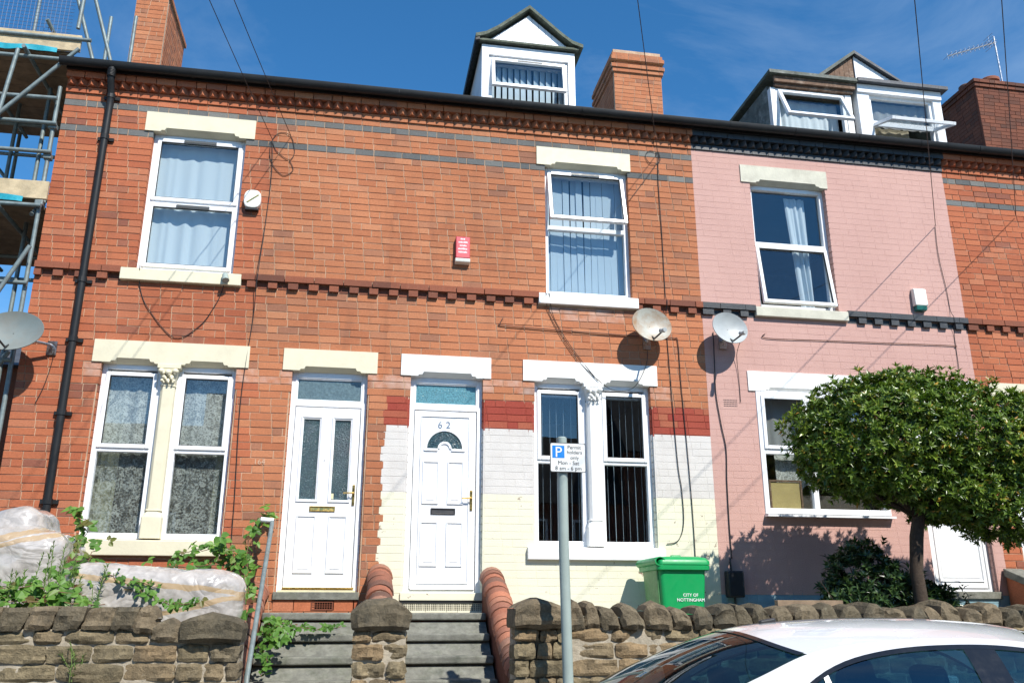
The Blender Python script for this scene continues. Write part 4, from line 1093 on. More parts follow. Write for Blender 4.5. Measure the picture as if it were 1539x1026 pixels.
dish("rust stained satellite dish on the brick above the white window lintel", 3.45, -0.24, 4.875, 0.265, 0.225, 'dish_rust', AZ, EL, 3.45, 4.62)
dish("clean grey satellite dish at the edge of the pink wall", 4.47, -0.24, 4.89, 0.245, 0.215, 'dish', AZ, EL, 4.46, 4.68)
dish("large grey satellite dish on the house end by the scaffolding", -3.74, -0.34, 4.36, 0.33, 0.24, 'dish_shaded', R(-4), R(14), -3.42, 4.20, 0.0, 0.40)

CABG = 'cables clipped to the house fronts'
def cable(label, pts, r=0.005, mat='cable', name='cable', grp=None, smooth=True):
    P = [Vector(p if len(p) == 3 else (p[0], -0.008 - r, p[1])) for p in pts]
    if smooth and len(P) > 2:
        Q = []
        for i in range(len(P) - 1):
            a, b, c, d_ = P[max(i - 1, 0)], P[i], P[i + 1], P[min(i + 2, len(P) - 1)]
            for k in range(6):
                s = k / 6
                Q.append(0.5 * ((2 * b) + (c - a) * s + (2 * a - 5 * b + 4 * c - d_) * s * s + (3 * b - a - 3 * c + d_) * s ** 3))
        P = Q + [P[-1]]
    return tag(MB().tube(P, r, 6).build(name, mat, smooth=True), label, 'cable', grp)
PX, PY, PZ = -4.3, -12.4, 8.0
def overhead(label, a, b=None):
    a = Vector(a); b = Vector(b or (PX, PY, PZ)); pts = []
    for i in range(25):
        s = i / 24; p = a.lerp(b, s); p.z -= 0.25 * 4 * s * (1 - s); pts.append(p)
    tag(MB().tube(pts, 0.0045, 6).build('overhead_wire', 'cable', smooth=True), label, 'wire')
overhead('left of two wires slanting down to the brick beside the alarm box', (-1.28, -0.02, 7.10), (-3.15, PY, PZ))
overhead('right of two wires slanting down to the brick beside the alarm box', (-1.06, -0.02, 7.17), (-2.95, PY, PZ))
overhead('wire slanting down past the chimney to the blue brick bands', (3.73, -0.02, 7.40), (-1.4, PY, PZ))
overhead('wire crossing the double dormer to a bracket on the pink wall', (7.74, -0.02, 6.65), (-1.4, PY, PZ - 0.25))
overhead('wire running past the rooftop aerial to the end brick house', (9.05, -0.02, 6.90), (-1.3, PY, PZ - 0.25))
cable('black cable dropping from the loop past the striped alarm box', [(-1.28, 7.10), (-1.25, 6.6), (-1.27, 5.93), (-1.29, -0.07, 5.4), (-1.30, -0.07, 5.15), (-1.31, 4.74), (-1.345, 4.2), (-1.36, 3.63), (-1.33, 2.74), (-1.32, 2.2)])
cable('thin cable curled in loops beside the cream lintel', [(-1.28, 7.10), (-1.22, 6.95), (-1.06, 6.84), (-1.0, 6.95), (-1.06, 7.17), (-1.2, 7.2), (-1.29, 7.05), (-1.27, 6.8), (-1.12, 6.62), (-1.0, 6.70), (-1.05, 6.83)], 0.004)
cable('slack cable slung below the upper cream sill', [(-2.61, -0.07, 5.30), (-2.59, 5.05), (-2.47, 4.80), (-2.15, 4.47), (-1.89, 4.63), (-1.75, 4.88), (-1.69, 5.05), (-1.66, -0.06, 5.2)], 0.0045)
cable('black cable dropping from the blue bands past the rusty dish to the sill', [(3.75, 7.40), (3.72, 7.0), (3.73, 6.2), (3.73, 5.4), (3.73, -0.07, 5.25), (3.72, 5.0), (3.74, 4.08), (3.77, 3.2), (3.80, 2.9), (3.80, 2.5), (3.72, 2.30), (3.58, 2.26)])
cable('cable looping twice at the top of the number 62 wall', [(3.75, 7.40), (3.62, 7.42), (3.56, 7.33), (3.64, 7.22), (3.76, 7.28), (3.75, 7.42)], 0.004)
cable('thin diagonal cable running from the loop to the bedroom window of number 62', [(3.74, 7.28), (3.55, 7.0), (3.31, 6.66)], 0.004)
cable('brown cable clipped level from a hook to the rusty dish', [(1.63, 4.93), (1.60, 4.86), (1.65, 4.83), (2.4, 4.81), (3.36, 4.79)], 0.006, 'cable_brown')
cable('cable running from the rusty dish to its corner and down to the bin', [(3.50, 4.79), (3.80, 4.79), (3.86, 4.74), (3.87, 4.2), (3.90, 3.4), (3.92, 2.6), (3.92, 2.0)], 0.005)
cable('slack lead hanging from the white sill to the carved capital', [(2.16, -0.07, 5.30), (2.20, 5.05), (2.35, 4.75), (2.55, 4.45), (2.80, -0.03, 4.20), (3.0, -0.02, 4.08), (3.25, -0.03, 4.12), (3.42, -0.03, 4.4), (3.45, -0.04, 4.6)], 0.004)
cable('second slack lead hanging from the white sill to the lintel', [(2.20, -0.07, 5.28), (2.26, 5.0), (2.42, 4.7), (2.62, 4.42), (2.80, -0.03, 4.19)], 0.004)
cable('wire hanging down the pink wall from the bracket', [(7.74, 6.65), (7.72, 6.2), (7.76, 5.7), (7.77, 5.4), (7.77, -0.07, 5.25), (7.77, 5.05), (7.76, 4.6), (7.74, 4.45)], 0.004)
cable('painted cable running level along the pink wall', [(5.05, 4.92), (5.06, 4.86), (5.8, 4.87), (6.8, 4.885), (7.70, 4.90), (7.75, 4.88)], 0.005, 'cable_brown')
cable('cable running down the edge of the pink wall below the clean dish', [(4.34, 4.9), (4.33, 4.5), (4.32, 4.1), (4.36, 3.7), (4.40, 3.4), (4.38, 3.0), (4.37, 2.5), (4.37, 2.1)], 0.006)
cable('slack lead below the clean dish', [(4.62, -0.2, 4.75), (4.62, -0.05, 4.6), (4.64, 4.3), (4.64, 4.0)], 0.004)
cable('short lead trailing below the large dish by the scaffolding', [(-3.38, -0.05, 4.24), (-3.40, 4.1), (-3.44, 3.85), (-3.50, 3.65)], 0.004)

t = thing('tv_aerial', 'rooftop television aerial on a pole above the sooty chimney', 'aerial', (12.95, 4.0, 11.8))
MB().tube([(12.98, 4.0, 11.7), (12.98, 4.0, 13.35)], 0.02, 8).build('mast', 'chrome', t)
bo = MB().tube([(11.78, 4.0, 12.72), (13.02, 4.0, 13.22)], 0.012, 6).build('boom', 'chrome', t)
for i in range(11):
    s = i / 10; p = Vector((11.78, 4.0, 12.72)).lerp(Vector((12.9, 4.0, 13.17)), s)
    MB().tube([p + Vector((0, -0.14, -0.0)), p + Vector((0, 0.14, 0))], 0.005, 5).tube([p + Vector((0.01, 0, -0.07)), p + Vector((-0.01, 0, 0.07))], 0.005, 5).build('element', 'chrome', t)
m = MB()
for k in range(5): m.tube([(12.84, 3.86, 13.05 + k * 0.07), (12.84, 4.14, 13.05 + k * 0.07)], 0.005, 5)
m.tube([(12.84, 4.0, 13.03), (12.84, 4.0, 13.35)], 0.007, 5); m.build('reflector', 'chrome', t)

# ------------------------------------------------------------------ scaffolding against the house end
SF = thing('scaffolding', 'tube scaffolding with board platforms and blue mesh at the house end', 'scaffolding', (-4.6, 0.8, -0.05))
def stube(*pts, r=0.0245): return MB().tube(pts, r, 10).build('scaffold_tube', 'galv', SF, auto=40)
def coupler(x, y, z):
    MB().box(x - 0.045, x + 0.045, y - 0.045, y + 0.045, z - 0.035, z + 0.035).build('coupler', 'galv', SF, bevel=0.012)
XR = -3.80
for (x, y, top) in ((XR, -0.03, 7.55), (-5.5, -0.03, 10.4), (XR - 0.02, 1.35, 9.6), (-4.75, 1.25, 10.4), (-4.95, 1.9, 9.0), (-5.5, 1.35, 10.4)):
    stube((x, y, -0.05), (x, y, top))
    for zc in (6.0, 6.6, 7.0):
        if y < 0: coupler(x, y, zc)
stube((-3.72, -0.02, 8.40), (-3.70, -0.02, 9.6))
stube((-3.66, 1.9, 8.75), (-3.66, 1.9, 10.05))
for z, xr in ((8.20, -3.52), (7.90, -3.62), (7.02, XR + 0.05), (6.64, XR + 0.05), (5.95, XR + 0.04), (5.0, XR + 0.04), (3.2, XR + 0.03), (2.2, XR + 0.03)):
    stube((-6.2, -0.09, z - 0.02), (xr, -0.09, z))
for z in (7.75, 7.3, 6.9, 6.5, 5.85): stube((-6.2, 1.32, z), (-3.9, 1.32, z))
for x in (-4.2, -4.9, -5.4):
    for z in (7.93, 5.90): stube((x, -0.25, z), (x, 2.0, z))
stube((-3.62, -0.16, 8.02), (-4.9, -0.16, 6.35))
stube((-4.05, -0.12, 8.42), (-3.74, 0.6, 7.86), r=0.0245)
stube((-3.86, -0.05, 5.85), (-3.80, 1.9, 7.9))
for (a_, b_) in (((-6.2, -0.12, 7.3), (-3.78, -0.12, 7.34)), ((-4.55, -0.14, 5.0), (-4.30, -0.14, 7.95)), ((-3.9, 1.9, 5.9), (-5.6, 1.9, 7.9)), ((-4.15, 0.6, 3.0), (-4.15, 0.6, 7.9)), ((-5.6, 0.65, 5.3), (-3.85, 0.65, 5.3)), ((-4.4, -0.2, 3.9), (-3.76, -0.2, 5.4)), ((-4.6, -0.1, 2.6), (-3.82, -0.1, 4.2)), ((-6.0, -0.1, 4.1), (-3.78, -0.1, 4.1))): stube(a_, b_)
for dx in (0, 0.22): stube((-4.02 + dx, 0.35, 9.4), (-3.62 + dx, 0.5, 8.15))
def platform(z, x0, x1, y0, y1, n, net):
    w = (y1 - y0) / n
    for i in range(n):
        MB().box(x0 + J(0.04), x1 + J(0.03), y0 + i * w + 0.004, y0 + (i + 1) * w - 0.004, z, z + 0.038).build('scaffold_board', 'scaf_under', SF)
    MB().box(x0, x1 + 0.1, y0 - 0.06, y0 - 0.022, z + 0.02, z + 0.245).build('toe_board', 'scaf_board', SF, bevel=0.004)
    m = MB()
    m.grid(lambda u, v: (x0 + (x1 - 0.15 - x0) * u, y0 - 0.063 - 0.012 * math.sin(u * 40) * (1 - v), z - 0.03 + 0.07 * v + 0.01 * math.sin(u * 23)), 40, 3)
    m.grid(lambda u, v: (x0 + (x1 - 0.15 - x0) * u, y0 - 0.069 - 0.012 * math.sin(u * 40) * (1 - v), z - 0.03 + 0.07 * v + 0.01 * math.sin(u * 23)), 40, 3, True)
    m.build('debris_sheet', 'turq_net', SF)
    m = MB()
    a, b = x0, x1 - 0.05
    k = 0
    for i in range(int((b - a) / 0.05)): m.tube([(a + i * 0.05, y0 - 0.02, z + 0.24), (a + i * 0.05, y0 - 0.02, z + 1.15)], 0.003, 4, False)
    for j in range(19): m.tube([(a, y0 - 0.018, z + 0.24 + j * 0.05), (b, y0 - 0.018, z + 0.24 + j * 0.05)], 0.003, 4, False)
    if net: m.build('mesh_guard', 'blue_mesh', SF)
platform(8.02, -6.2, -3.74, -0.02, 2.1, 8, True)
platform(6.02, -6.2, -3.82, -0.02, 2.1, 8, False)
m = MB()
for i in range(30): m.tube([(-4.35 - i * 0.05, 2.0, 6.2), (-4.35 - i * 0.05, 2.0, 7.0)], 0.003, 4, False)
for j in range(17): m.tube([(-4.3, 2.0, 6.2 + j * 0.05), (-5.85, 2.0, 6.2 + j * 0.05)], 0.003, 4, False)
m.build('mesh_guard', 'blue_mesh', SF)
# lower roof and chimney seen through the scaffolding
t = thing('back_house', 'low brick house with a clay chimney pot behind the scaffolding', 'house', (-7.0, 6.5, -0.05))
MB().box(-9.5, -4.6, 4.5, 9, -0.05, 5.2).build('wall', 'brick_dark', t)
MB().prism_yz([(4.3, 5.2), (6.7, 6.3), (9.2, 5.2)], -9.6, -4.5).build('roof', 'slate', t)
ch = MB().box(-6.6, -5.9, 4.55, 5.2, 5.0, 6.05).build('chimney', 'brick_dark', t)
MB().lathe((-6.2, 4.9, 6.05), [(0.15, 0), (0.13, 0.06), (0.11, 0.3), (0.13, 0.33), (0.12, 0.38)], 14).build('chimney_pot', 'terracotta', ch, auto=40)

# ------------------------------------------------------------------ stone garden walls
def rock(L, H, D, mat, rough=0.022, rnd_top=0.0, lean=0.0, seed=0, n=6, name='stone', pillow=0.014):
    """rock-faced block centred on x, front at y=0, base at z=0"""
    rs = random.Random(seed); m = MB(); off = Vector((rs.random() * 50, rs.random() * 50, rs.random() * 50))
    nx, nz = n, max(3, n - 1)
    def front(u, v):
        x = (u - 0.5) * L; zz = v * H
        e = min(1, min(u, 1 - u) * 7) * min(1, min(v, 1 - v) * 6)
        q = Vector((x * 9, zz * 11, 0)) + off
        y = -pillow * e ** 0.35 - rough * 1.5 * (mnoise.noise(q) + 0.6 * mnoise.noise(q * 2.3)) * (0.5 + 0.5 * e)
        return x, y, zz
    def shape(p, u, v):
        x, y, zz = p
        eu, ev = abs(u - 0.5) * 2, abs(v - 0.5) * 2
        if eu > 0.95 and ev > 0.9: x *= 1 - 0.010 / L; zz += (0.007 if v < 0.5 else -0.007)
        x += (0.013 * mnoise.noise(off + Vector((v * 3.3, 1, 5))) - 0.0) * (1 if u > 0.95 else (-1 if u < 0.05 else 0))
        zz += (0.014 * mnoise.noise(off + Vector((u * 3.7, 7, 2))) - 0.0) * (1 if v > 0.95 else (-1 if v < 0.05 else 0))
        if rnd_top:
            k = abs(u - 0.5) * 2
            top = 1 - rnd_top * k ** 2.6
            zz *= top + 0.10 * mnoise.noise(off + Vector((u * 3, 0, 0)))
        x += lean * zz + 0.010 * mnoise.noise(off + Vector((u * 4, v * 4, 3)))
        zz += 0.008 * mnoise.noise(off + Vector((u * 3, v * 3, 9)))
        return (x, y, zz)
    m.grid(lambda u, v: shape(front(u, v), u, v), nx, nz)
    def topf(u, v):
        x, y, zz = shape(front(u, 1.0), u, 1.0)
        hump = (0.25 * rnd_top * math.sin(math.pi * v)) * H
        return x, y + (D - y) * v, zz + hump * (1 - abs(u - 0.5) * 1.2)
    m.grid(topf, nx, 2)
    m.grid(lambda u, v: (lambda p: (p[0], p[1] + (D - p[1]) * (1 - u), p[2]))(shape(front(0.0, v), 0.0, v)), 2, nz)
    m.grid(lambda u, v: (lambda p: (p[0], p[1] + (D - p[1]) * u, p[2]))(shape(front(1.0, v), 1.0, v)), 2, nz)
    me = m.mesh(name, mat, True); me.set_sharp_from_angle(angle=R(17)); return me
def stone_face(parent, x0, x1, y, rows, seed, mean=0.26, mat='sandstone', depth=0.16):
    rs = random.Random(seed)
    for (za, zb) in rows:
        x = x0
        while x < x1 - 0.02:
            L = min(rs.uniform(0.6, 1.5) * mean, x1 - x)
            if x1 - (x + L) < 0.10: L = x1 - x
            H = zb - za
            me = rock(L - 0.014, H - 0.013, depth, mat, seed=rs.random() * 999)
            place(bpy.data.objects.new('stone', me), parent, (x + L / 2, y + rs.uniform(-0.016, 0.012), za + 0.009), (rs.uniform(-0.06, 0.06), rs.uniform(-0.03, 0.03), rs.uniform(-0.06, 0.06)))
            x += L
ROWS = []
z = 0.10; rs = random.Random(3)
for hgt in (0.16, 0.145, 0.15, 0.14, 0.14, 0.135, 0.14, 0.135, 0.107): ROWS.append((z, z + hgt)); z += hgt
YW = -2.4
GW = thing('garden_wall', 'rock faced stone garden wall in front of the wrapped furniture', 'garden wall', (-3.5, YW, 0.1))
MB().box(-6.4, -0.865, YW + 0.008, YW + 0.30, 0.05, 1.36).build('mortar_core', 'lime_joint', GW)
stone_face(GW, -4.4, -1.33, YW, ROWS, 11, 0.36)
stone_face(GW, -1.33, -0.85, YW - 0.012, ROWS[:-1], 12, 0.27)
x = -4.4; k = 0
while x < -1.72:
    L = random.uniform(0.19, 0.25); me = rock(L - 0.012, 0.17, 0.32, 'coping_stone', seed=random.random() * 999, lean=0.30 if x < -1.9 else 0.1, pillow=0.018)
    place(bpy.data.objects.new('coping_stone', me), GW, (x + L / 2 - 0.03, YW - 0.03 + J(0.01), 1.352 + J(0.006)), (0, 0, J(0.04))); x += L
for (xx, L, H, zz) in ((-1.60, 0.16, 0.20, 1.33), (-1.43, 0.22, 0.155, 1.27)):
    place(bpy.data.objects.new('coping_stone', rock(L, H, 0.3, 'coping_stone', seed=xx * 77, rnd_top=0.35)), GW, (xx, YW - 0.03, zz), (0, 0.12, 0.05))
place(bpy.data.objects.new('coping_stone', rock(0.47, 0.215, 0.36, 'coping_stone', seed=4, rnd_top=0.25, n=7, pillow=0.035)), GW, (-1.085, YW - 0.055, 1.255))

GP = thing('gate_pier', 'stone pier with a rounded cap between the two flights of steps', 'pier', (0.235, YW, 0.1))
MB().box(0.025, 0.445, YW + 0.008, YW + 0.36, 0.05, 1.35).build('mortar_core', 'lime_joint', GP)
stone_face(GP, 0.01, 0.46, YW, ROWS[:-1] + [(ROWS[-1][0], 1.345)], 21, 0.19, depth=0.2)
place(bpy.data.objects.new('cap_stone', rock(0.49, 0.235, 0.40, 'coping_stone', seed=8, rnd_top=0.36, n=8, pillow=0.04, rough=0.018)), GP, (0.235, YW - 0.03, 1.345))

RW = thing('garden_wall', 'stone garden wall with lumpy coping behind the white car', 'garden wall', (5.0, YW, 0.1))
MB().box(1.36, 11.6, YW + 0.008, YW + 0.30, 0.05, 1.375).build('mortar_core', 'lime_joint', RW)
stone_face(RW, 1.33, 1.83, YW - 0.05, ROWS[:-1] + [(ROWS[-1][0], 1.365)], 31, 0.21, depth=0.2)
stone_face(RW, 1.83, 8.4, YW, ROWS[:-1] + [(ROWS[-1][0], 1.36)], 32, 0.27)
place(bpy.data.objects.new('cap_stone', rock(0.44, 0.225, 0.42, 'coping_stone', seed=15, rnd_top=0.30, n=8, pillow=0.04, rough=0.02)), RW, (1.555, YW - 0.09, 1.36))
x = 1.80
while x < 8.3:
    L = random.uniform(0.15, 0.25)
    me = rock(L - 0.006, random.uniform(0.165, 0.225), 0.34, 'coping_stone', seed=random.random() * 999, rnd_top=random.uniform(0.30, 0.55), lean=random.uniform(-0.35, 0.15), n=6, pillow=0.03, rough=0.02)
    place(bpy.data.objects.new('coping_stone', me), RW, (x + L / 2, YW - 0.02 + J(0.02), 1.352 + J(0.008)), (0, J(0.06), J(0.12))); x += L

# ------------------------------------------------------------------ steps, cheek walls and handrail
def steps(name, label, x0, x1):
    t = thing(name, label, 'steps', ((x0 + x1) / 2, -1.3, 0.1), 'flights of steps to the front doors')
    for k in range(7):
        zt = 1.49 - 0.2 * k; yf = -0.5 - 0.27 * k
        MB().box(x0, x1, yf, (0.0 if k == 0 else yf + 0.345), zt - 0.075, zt).build('tread', 'grey_concrete', t, bevel=0.018, seg=3)
        MB().box(x0 + 0.001, x1 - 0.001, yf + 0.075, yf + 0.32, zt - 0.2 + 0.001, zt - 0.0755).build('riser', 'grey_concrete' if k != 0 else 'brick_dark', t)
    MB().prism_yz([(0.0, 1.40), (-0.46, 1.40), (-2.05, 0.20), (-2.05, -0.05), (0.0, -0.05)][::-1], x0 + 0.003, x1 - 0.003).build('base', 'grey_concrete', t)
steps('steps', 'mossy concrete steps up to the door with two glass strips', -0.895, 0.115)
steps('steps', 'bare concrete steps up to the number 62 door', 0.425, 1.385)
def cheek(label, x, path):
    t = thing('cheek_wall', label, 'wall', (x, -1.2, 0.1), 'brick cheek walls beside the steps')
    pts = [Vector((x, y, z)) for y, z in path]
    poly = [(y, z - 0.10) for y, z in path]
    MB().prism_yz(poly + [(path[-1][0], -0.05), (path[0][0], -0.05)], x - 0.105, x + 0.105).build('wall', 'brick_dark', t)
    L = [(pts[i + 1] - pts[i]).length for i in range(len(pts) - 1)]; tot = sum(L); n = int(tot / 0.105)
    core = MB()
    for i in range(len(pts) - 1): core.tube([pts[i] - Vector((0, 0, 0.13)), pts[i + 1] - Vector((0, 0, 0.13))], 0.112, 16)
    core.build('coping_bed', 'lime_joint', t, smooth=True)
    def pt(s):
        for i, l in enumerate(L):
            if s <= l or i == len(L) - 1: return pts[i].lerp(pts[i + 1], s / l), (pts[i + 1] - pts[i]).normalized()
            s -= l
    for k in range(n):
        p, d = pt((k + 0.5) * tot / n)
        up = d.cross(Vector((1, 0, 0))).normalized()
        if up.z < 0: up = -up
        m = MB(); b = 0; seg = 8; hl = tot / n / 2 - 0.007; r = 0.135 + J(0.007)
        P = []
        for s in (-1, 1):
            for a in range(seg + 1):
                t_ = math.pi * a / seg
                P.append(Vector((1, 0, 0)) * r * math.cos(t_) + up * (r * math.sin(t_) - 0.12) + d * hl * s)
        F = [(a, a + 1, seg + 2 + a, seg + 1 + a) for a in range(seg)] + [tuple(range(seg + 1)), tuple(range(2 * seg + 1, seg, -1)), (0, seg + 1, 2 * seg + 1, seg)]
        m.add(P, F); m.build('coping_tile', 'terracotta', t, tuple(p + up * J(0.006)), (J(0.05), J(0.05), J(0.04)), auto=50)
PATH = [(-0.02, 1.99), (-0.35, 1.90), (-0.75, 1.66), (-1.25, 1.32), (-1.75, 1.10), (-2.1, 1.02)]
cheek('brick cheek wall with rounded coping beside the bramble', -1.02, [(-0.02, 1.80), (-0.45, 1.70), (-0.95, 1.42), (-1.5, 1.16), (-2.0, 0.92), (-2.15, 0.86)])
cheek('brick cheek wall with rounded coping between the two flights of steps', 0.27, PATH)
cheek('brick cheek wall with rounded coping between the number 62 steps and the stone wall', 1.51, [(-0.02, 1.97), (-0.30, 1.87), (-0.75, 1.62), (-1.20, 1.36), (-1.6, 1.14), (-2.1, 1.02)])
t = thing('handrail', 'galvanised handrail with a white end beside the mossy steps', 'handrail', (-0.84, -1.3, 0.2))
MB().tube([(-0.80, -2.32, 0.55), (-0.805, -2.25, 0.99), (-0.87, -0.46, 2.36), (-0.875, -0.40, 2.405)], 0.022, 10).build('rail', 'galv', t, auto=40)
MB().tube([(-0.86, -0.40, 2.41), (-0.99, -0.40, 2.42)], 0.026, 10).build('end_cap', 'upvc', t, auto=40)
MB().tube([(-0.80, -2.32, 0.10), (-0.80, -2.32, 0.6)], 0.022, 10).build('post', 'galv', t, auto=40)
MB().tube([(-0.985, -0.39, 2.42), (-0.985, -0.005, 2.42)], 0.018, 10).build('wall_bracket', 'galv', t, auto=40)

# ------------------------------------------------------------------ wrapped furniture
def lumpy(prims, seed, bumps=0.03, res=0.035):
    """one soft skin over several ellipsoid lumps"""
    mb = bpy.data.metaballs.new('lump'); mb.resolution = res; mb.threshold = 0.25
    for (c, s, r, rot) in prims:
        e = mb.elements.new(); e.type = 'CUBE'; e.co = c; e.size_x, e.size_y, e.size_z = s; e.radius = r; e.stiffness = 2.5
        from mathutils import Euler
        e.rotation = Euler(rot).to_quaternion()
    o = bpy.data.objects.new('lump_tmp', mb); COL.objects.link(o); bpy.context.view_layer.update()
    me = bpy.data.meshes.new_from_object(o.evaluated_get(bpy.context.evaluated_depsgraph_get()))
    bpy.data.objects.remove(o); bpy.data.metaballs.remove(mb)
    off = Vector((seed * 3.1, seed * 1.7, seed))
    me.update()
    nrm = [v.normal.copy() for v in me.vertices]
    for v, nn in zip(me.vertices, nrm):
        p = v.co * 3.2 + off
        w = mnoise.noise(p) * 0.6
        q = Vector((v.co.x * 5 + v.co.z * 3.5, v.co.y * 5, v.co.z * 9 - v.co.x * 4)) + off
        w += (1 - abs(mnoise.noise(q)) * 2) * 0.45
        v.co += nn * w * bumps
    me.polygons.foreach_set('use_smooth', [True] * len(me.polygons))
    return me
def wrapped(name, label, cat, loc, prims, seed, bands):
    t = thing(name, label, cat, loc)
    me = lumpy(prims, seed, 0.026); me.materials.append(MATS[bands])
    place(bpy.data.objects.new('wrapping', me), t); return t
wrapped('wrapped_sofa_back', 'long sofa back wrapped in polythene with brown tape lying below the cream sill', 'furniture', (-1.7, -1.45, 1.1),
        [((-1.70, -1.45, 1.44), (0.48, 0.16, 0.26), 0.22, (0, 0.04, 0)), ((-2.20, -1.45, 1.55), (0.10, 0.16, 0.20), 0.20, (0, 0, 0)), ((-1.15, -1.45, 1.55), (0.05, 0.13, 0.14), 0.18, (0, 0, 0))], 3,
        'polythene')
wrapped('wrapped_armchair', 'upright armchair wrapped in polythene and tape in front of the drainpipe', 'furniture', (-3.1, -1.2, 1.1),
        [((-3.05, -1.15, 1.62), (0.30, 0.26, 0.42), 0.24, (0, 0.12, 0)), ((-3.25, -1.1, 1.98), (0.34, 0.18, 0.20), 0.22, (0, -0.22, 0)), ((-2.78, -1.2, 1.50), (0.10, 0.2, 0.30), 0.18, (0, 0, 0)), ((-3.6, -1.2, 1.5), (0.2, 0.25, 0.35), 0.2, (0, 0, 0))], 5,
        'polythene_chair')

# ------------------------------------------------------------------ plants
def leaf(m, p, d, up, L, W, fold=0.25, mid=0.45):
    d = Vector(d).normalized(); s = d.cross(Vector(up)); s = s.normalized() if s.length > 1e-4 else Vector((1, 0, 0)); n = s.cross(d)
    p = Vector(p)
    a, b = p, p + d * L - n * L * 0.12
    c = p + d * L * mid; l, r = c + s * W / 2 + n * W * fold, c - s * W / 2 + n * W * fold
    m.add([a, r, b, l, c], [(0, 1, 4), (1, 2, 4), (2, 3, 4), (3, 0, 4)])
def leaf6(m, p, d, up, L, W, fold=0.12):
    d = Vector(d).normalized(); s = d.cross(Vector(up)); s = s.normalized() if s.length > 1e-4 else Vector((1, 0, 0)); n = s.cross(d); p = Vector(p)
    q = [p, p + d * L * 0.28 - s * W * 0.46 + n * W * fold, p + d * L * 0.66 - s * W * 0.40 + n * W * fold * 0.7, p + d * L - n * L * 0.12, p + d * L * 0.66 + s * W * 0.40 + n * W * fold * 0.7, p + d * L * 0.28 + s * W * 0.46 + n * W * fold]
    m.add(q, [(0, 1, 2, 3), (0, 3, 4, 5)])
def rvec(rs):
    while True:
        v = Vector((rs.uniform(-1, 1), rs.uniform(-1, 1), rs.uniform(-1, 1)))
        if 0.05 < v.length < 1: return v.normalized()
def whorl_crown(parent, lobes, n, L, W, mat, seed, k=(6, 9), inner=0.75, name='foliage'):
    rs = random.Random(seed); m = MB(); tot = sum(l[1][0] * l[1][1] + l[1][2] * l[1][0] for l in lobes)
    tips = []
    for c, r in lobes:
        c = Vector(c); cnt = int(n * (r[0] * r[1] + r[2] * r[0]) / tot)
        for i in range(cnt):
            v = rvec(rs)
            lump = 1 + 0.24 * mnoise.noise(v * 2.6 + c * 3) + 0.18 * mnoise.noise(v * 6 + c)
            f = rs.uniform(inner, 1.0) ** 0.5 * lump * (1.0 if rs.random() > 0.05 else rs.uniform(1.0, 1.14))
            p = c + Vector((v.x * r[0], v.y * r[1], v.z * r[2])) * f
            if p.y > -0.06: continue
            if any(((p.x - c2[0]) / r2[0]) ** 2 + ((p.y - c2[1]) / r2[1]) ** 2 + ((p.z - c2[2]) / r2[2]) ** 2 < inner * 0.55 for c2, r2 in lobes): continue
            ax = (v + Vector((0, 0, 0.5)) + rvec(rs) * 0.55).normalized()
            u = ax.cross(Vector((0.3, 0.9, 0.2))).normalized(); w = ax.cross(u)
            tone = rs.random(); kk = rs.randint(*k)
            for j in range(kk):
                a = 2 * math.pi * j / kk + rs.random()
                d = (u * math.cos(a) + w * math.sin(a)) * rs.uniform(0.7, 1.1) + ax * rs.uniform(0.3, 1.4)
                m.cr = 0.001 + min(0.998, max(0, tone * 0.6 + rs.random() * 0.4)) if rs.random() > 0.02 else 0.98
                leaf(m, p, d, ax, L * rs.uniform(0.7, 1.2), W * rs.uniform(0.8, 1.2))
            tips.append(p)
    o = m.build(name, mat, parent, kind='stuff'); return tips
TR = thing('rhododendron_tree', 'dense round evergreen tree on a bare trunk before the pink house', 'tree', (5.65, -1.62, 1.0))
LOBES = [((5.62, -1.40, 3.32), (0.98, 0.85, 0.66)), ((5.02, -1.45, 3.12), (0.40, 0.5, 0.40)), ((6.55, -1.40, 3.28), (0.95, 0.85, 0.70)), ((5.95, -1.40, 3.72), (0.62, 0.6, 0.36)),
         ((7.05, -1.45, 2.80), (0.80, 0.75, 0.62)), ((5.75, -1.45, 2.95), (0.62, 0.6, 0.34)), ((6.40, -1.45, 2.72), (0.65, 0.65, 0.34)), ((5.30, -1.45, 2.90), (0.36, 0.4, 0.24)), ((7.5, -1.4, 3.3), (0.6, 0.6, 0.5))]
KT = 0.970
LOBES = [((x * KT, -1.66 + (y + 1.42) * 0.8, 1.46 + (z - 1.46) * KT), (a * KT, b * 0.80, c * KT)) for (x, y, z), (a, b, c) in LOBES]
tips = whorl_crown(TR, LOBES, 14500, 0.072, 0.024, 'leaf_tree', 5, (6, 9), 0.60)
tr = MB().tube([(5.65, -1.62, 0.95), (5.665, -1.63, 1.5), (5.645, -1.64, 1.89), (5.69, -1.65, 2.23), (5.76, -1.66, 2.52), (5.74, -1.66, 2.97)], [0.085, 0.072, 0.066, 0.07, 0.06, 0.03], 10).build('trunk', 'bark', TR, smooth=True)
m = MB(); rs = random.Random(2)
for c, r in LOBES:
    c = Vector(c); b = Vector((5.75, -1.66, 2.43))
    for j in range(3):
        e = c + Vector((rs.uniform(-0.6, 0.6) * r[0], rs.uniform(-0.6, 0.6) * r[1], rs.uniform(-0.3, 0.6) * r[2]))
        mid = b.lerp(e, 0.5) + rvec(rs) * 0.08
        m.tube([b, mid, e], [0.03, 0.02, 0.007], 6)
m.build('limb', 'bark', tr, smooth=True)
BU = thing('evergreen_bush', 'dark leafy bush at the foot of the trunk before the pink wall', 'bush', (5.4, -1.1, 1.0))
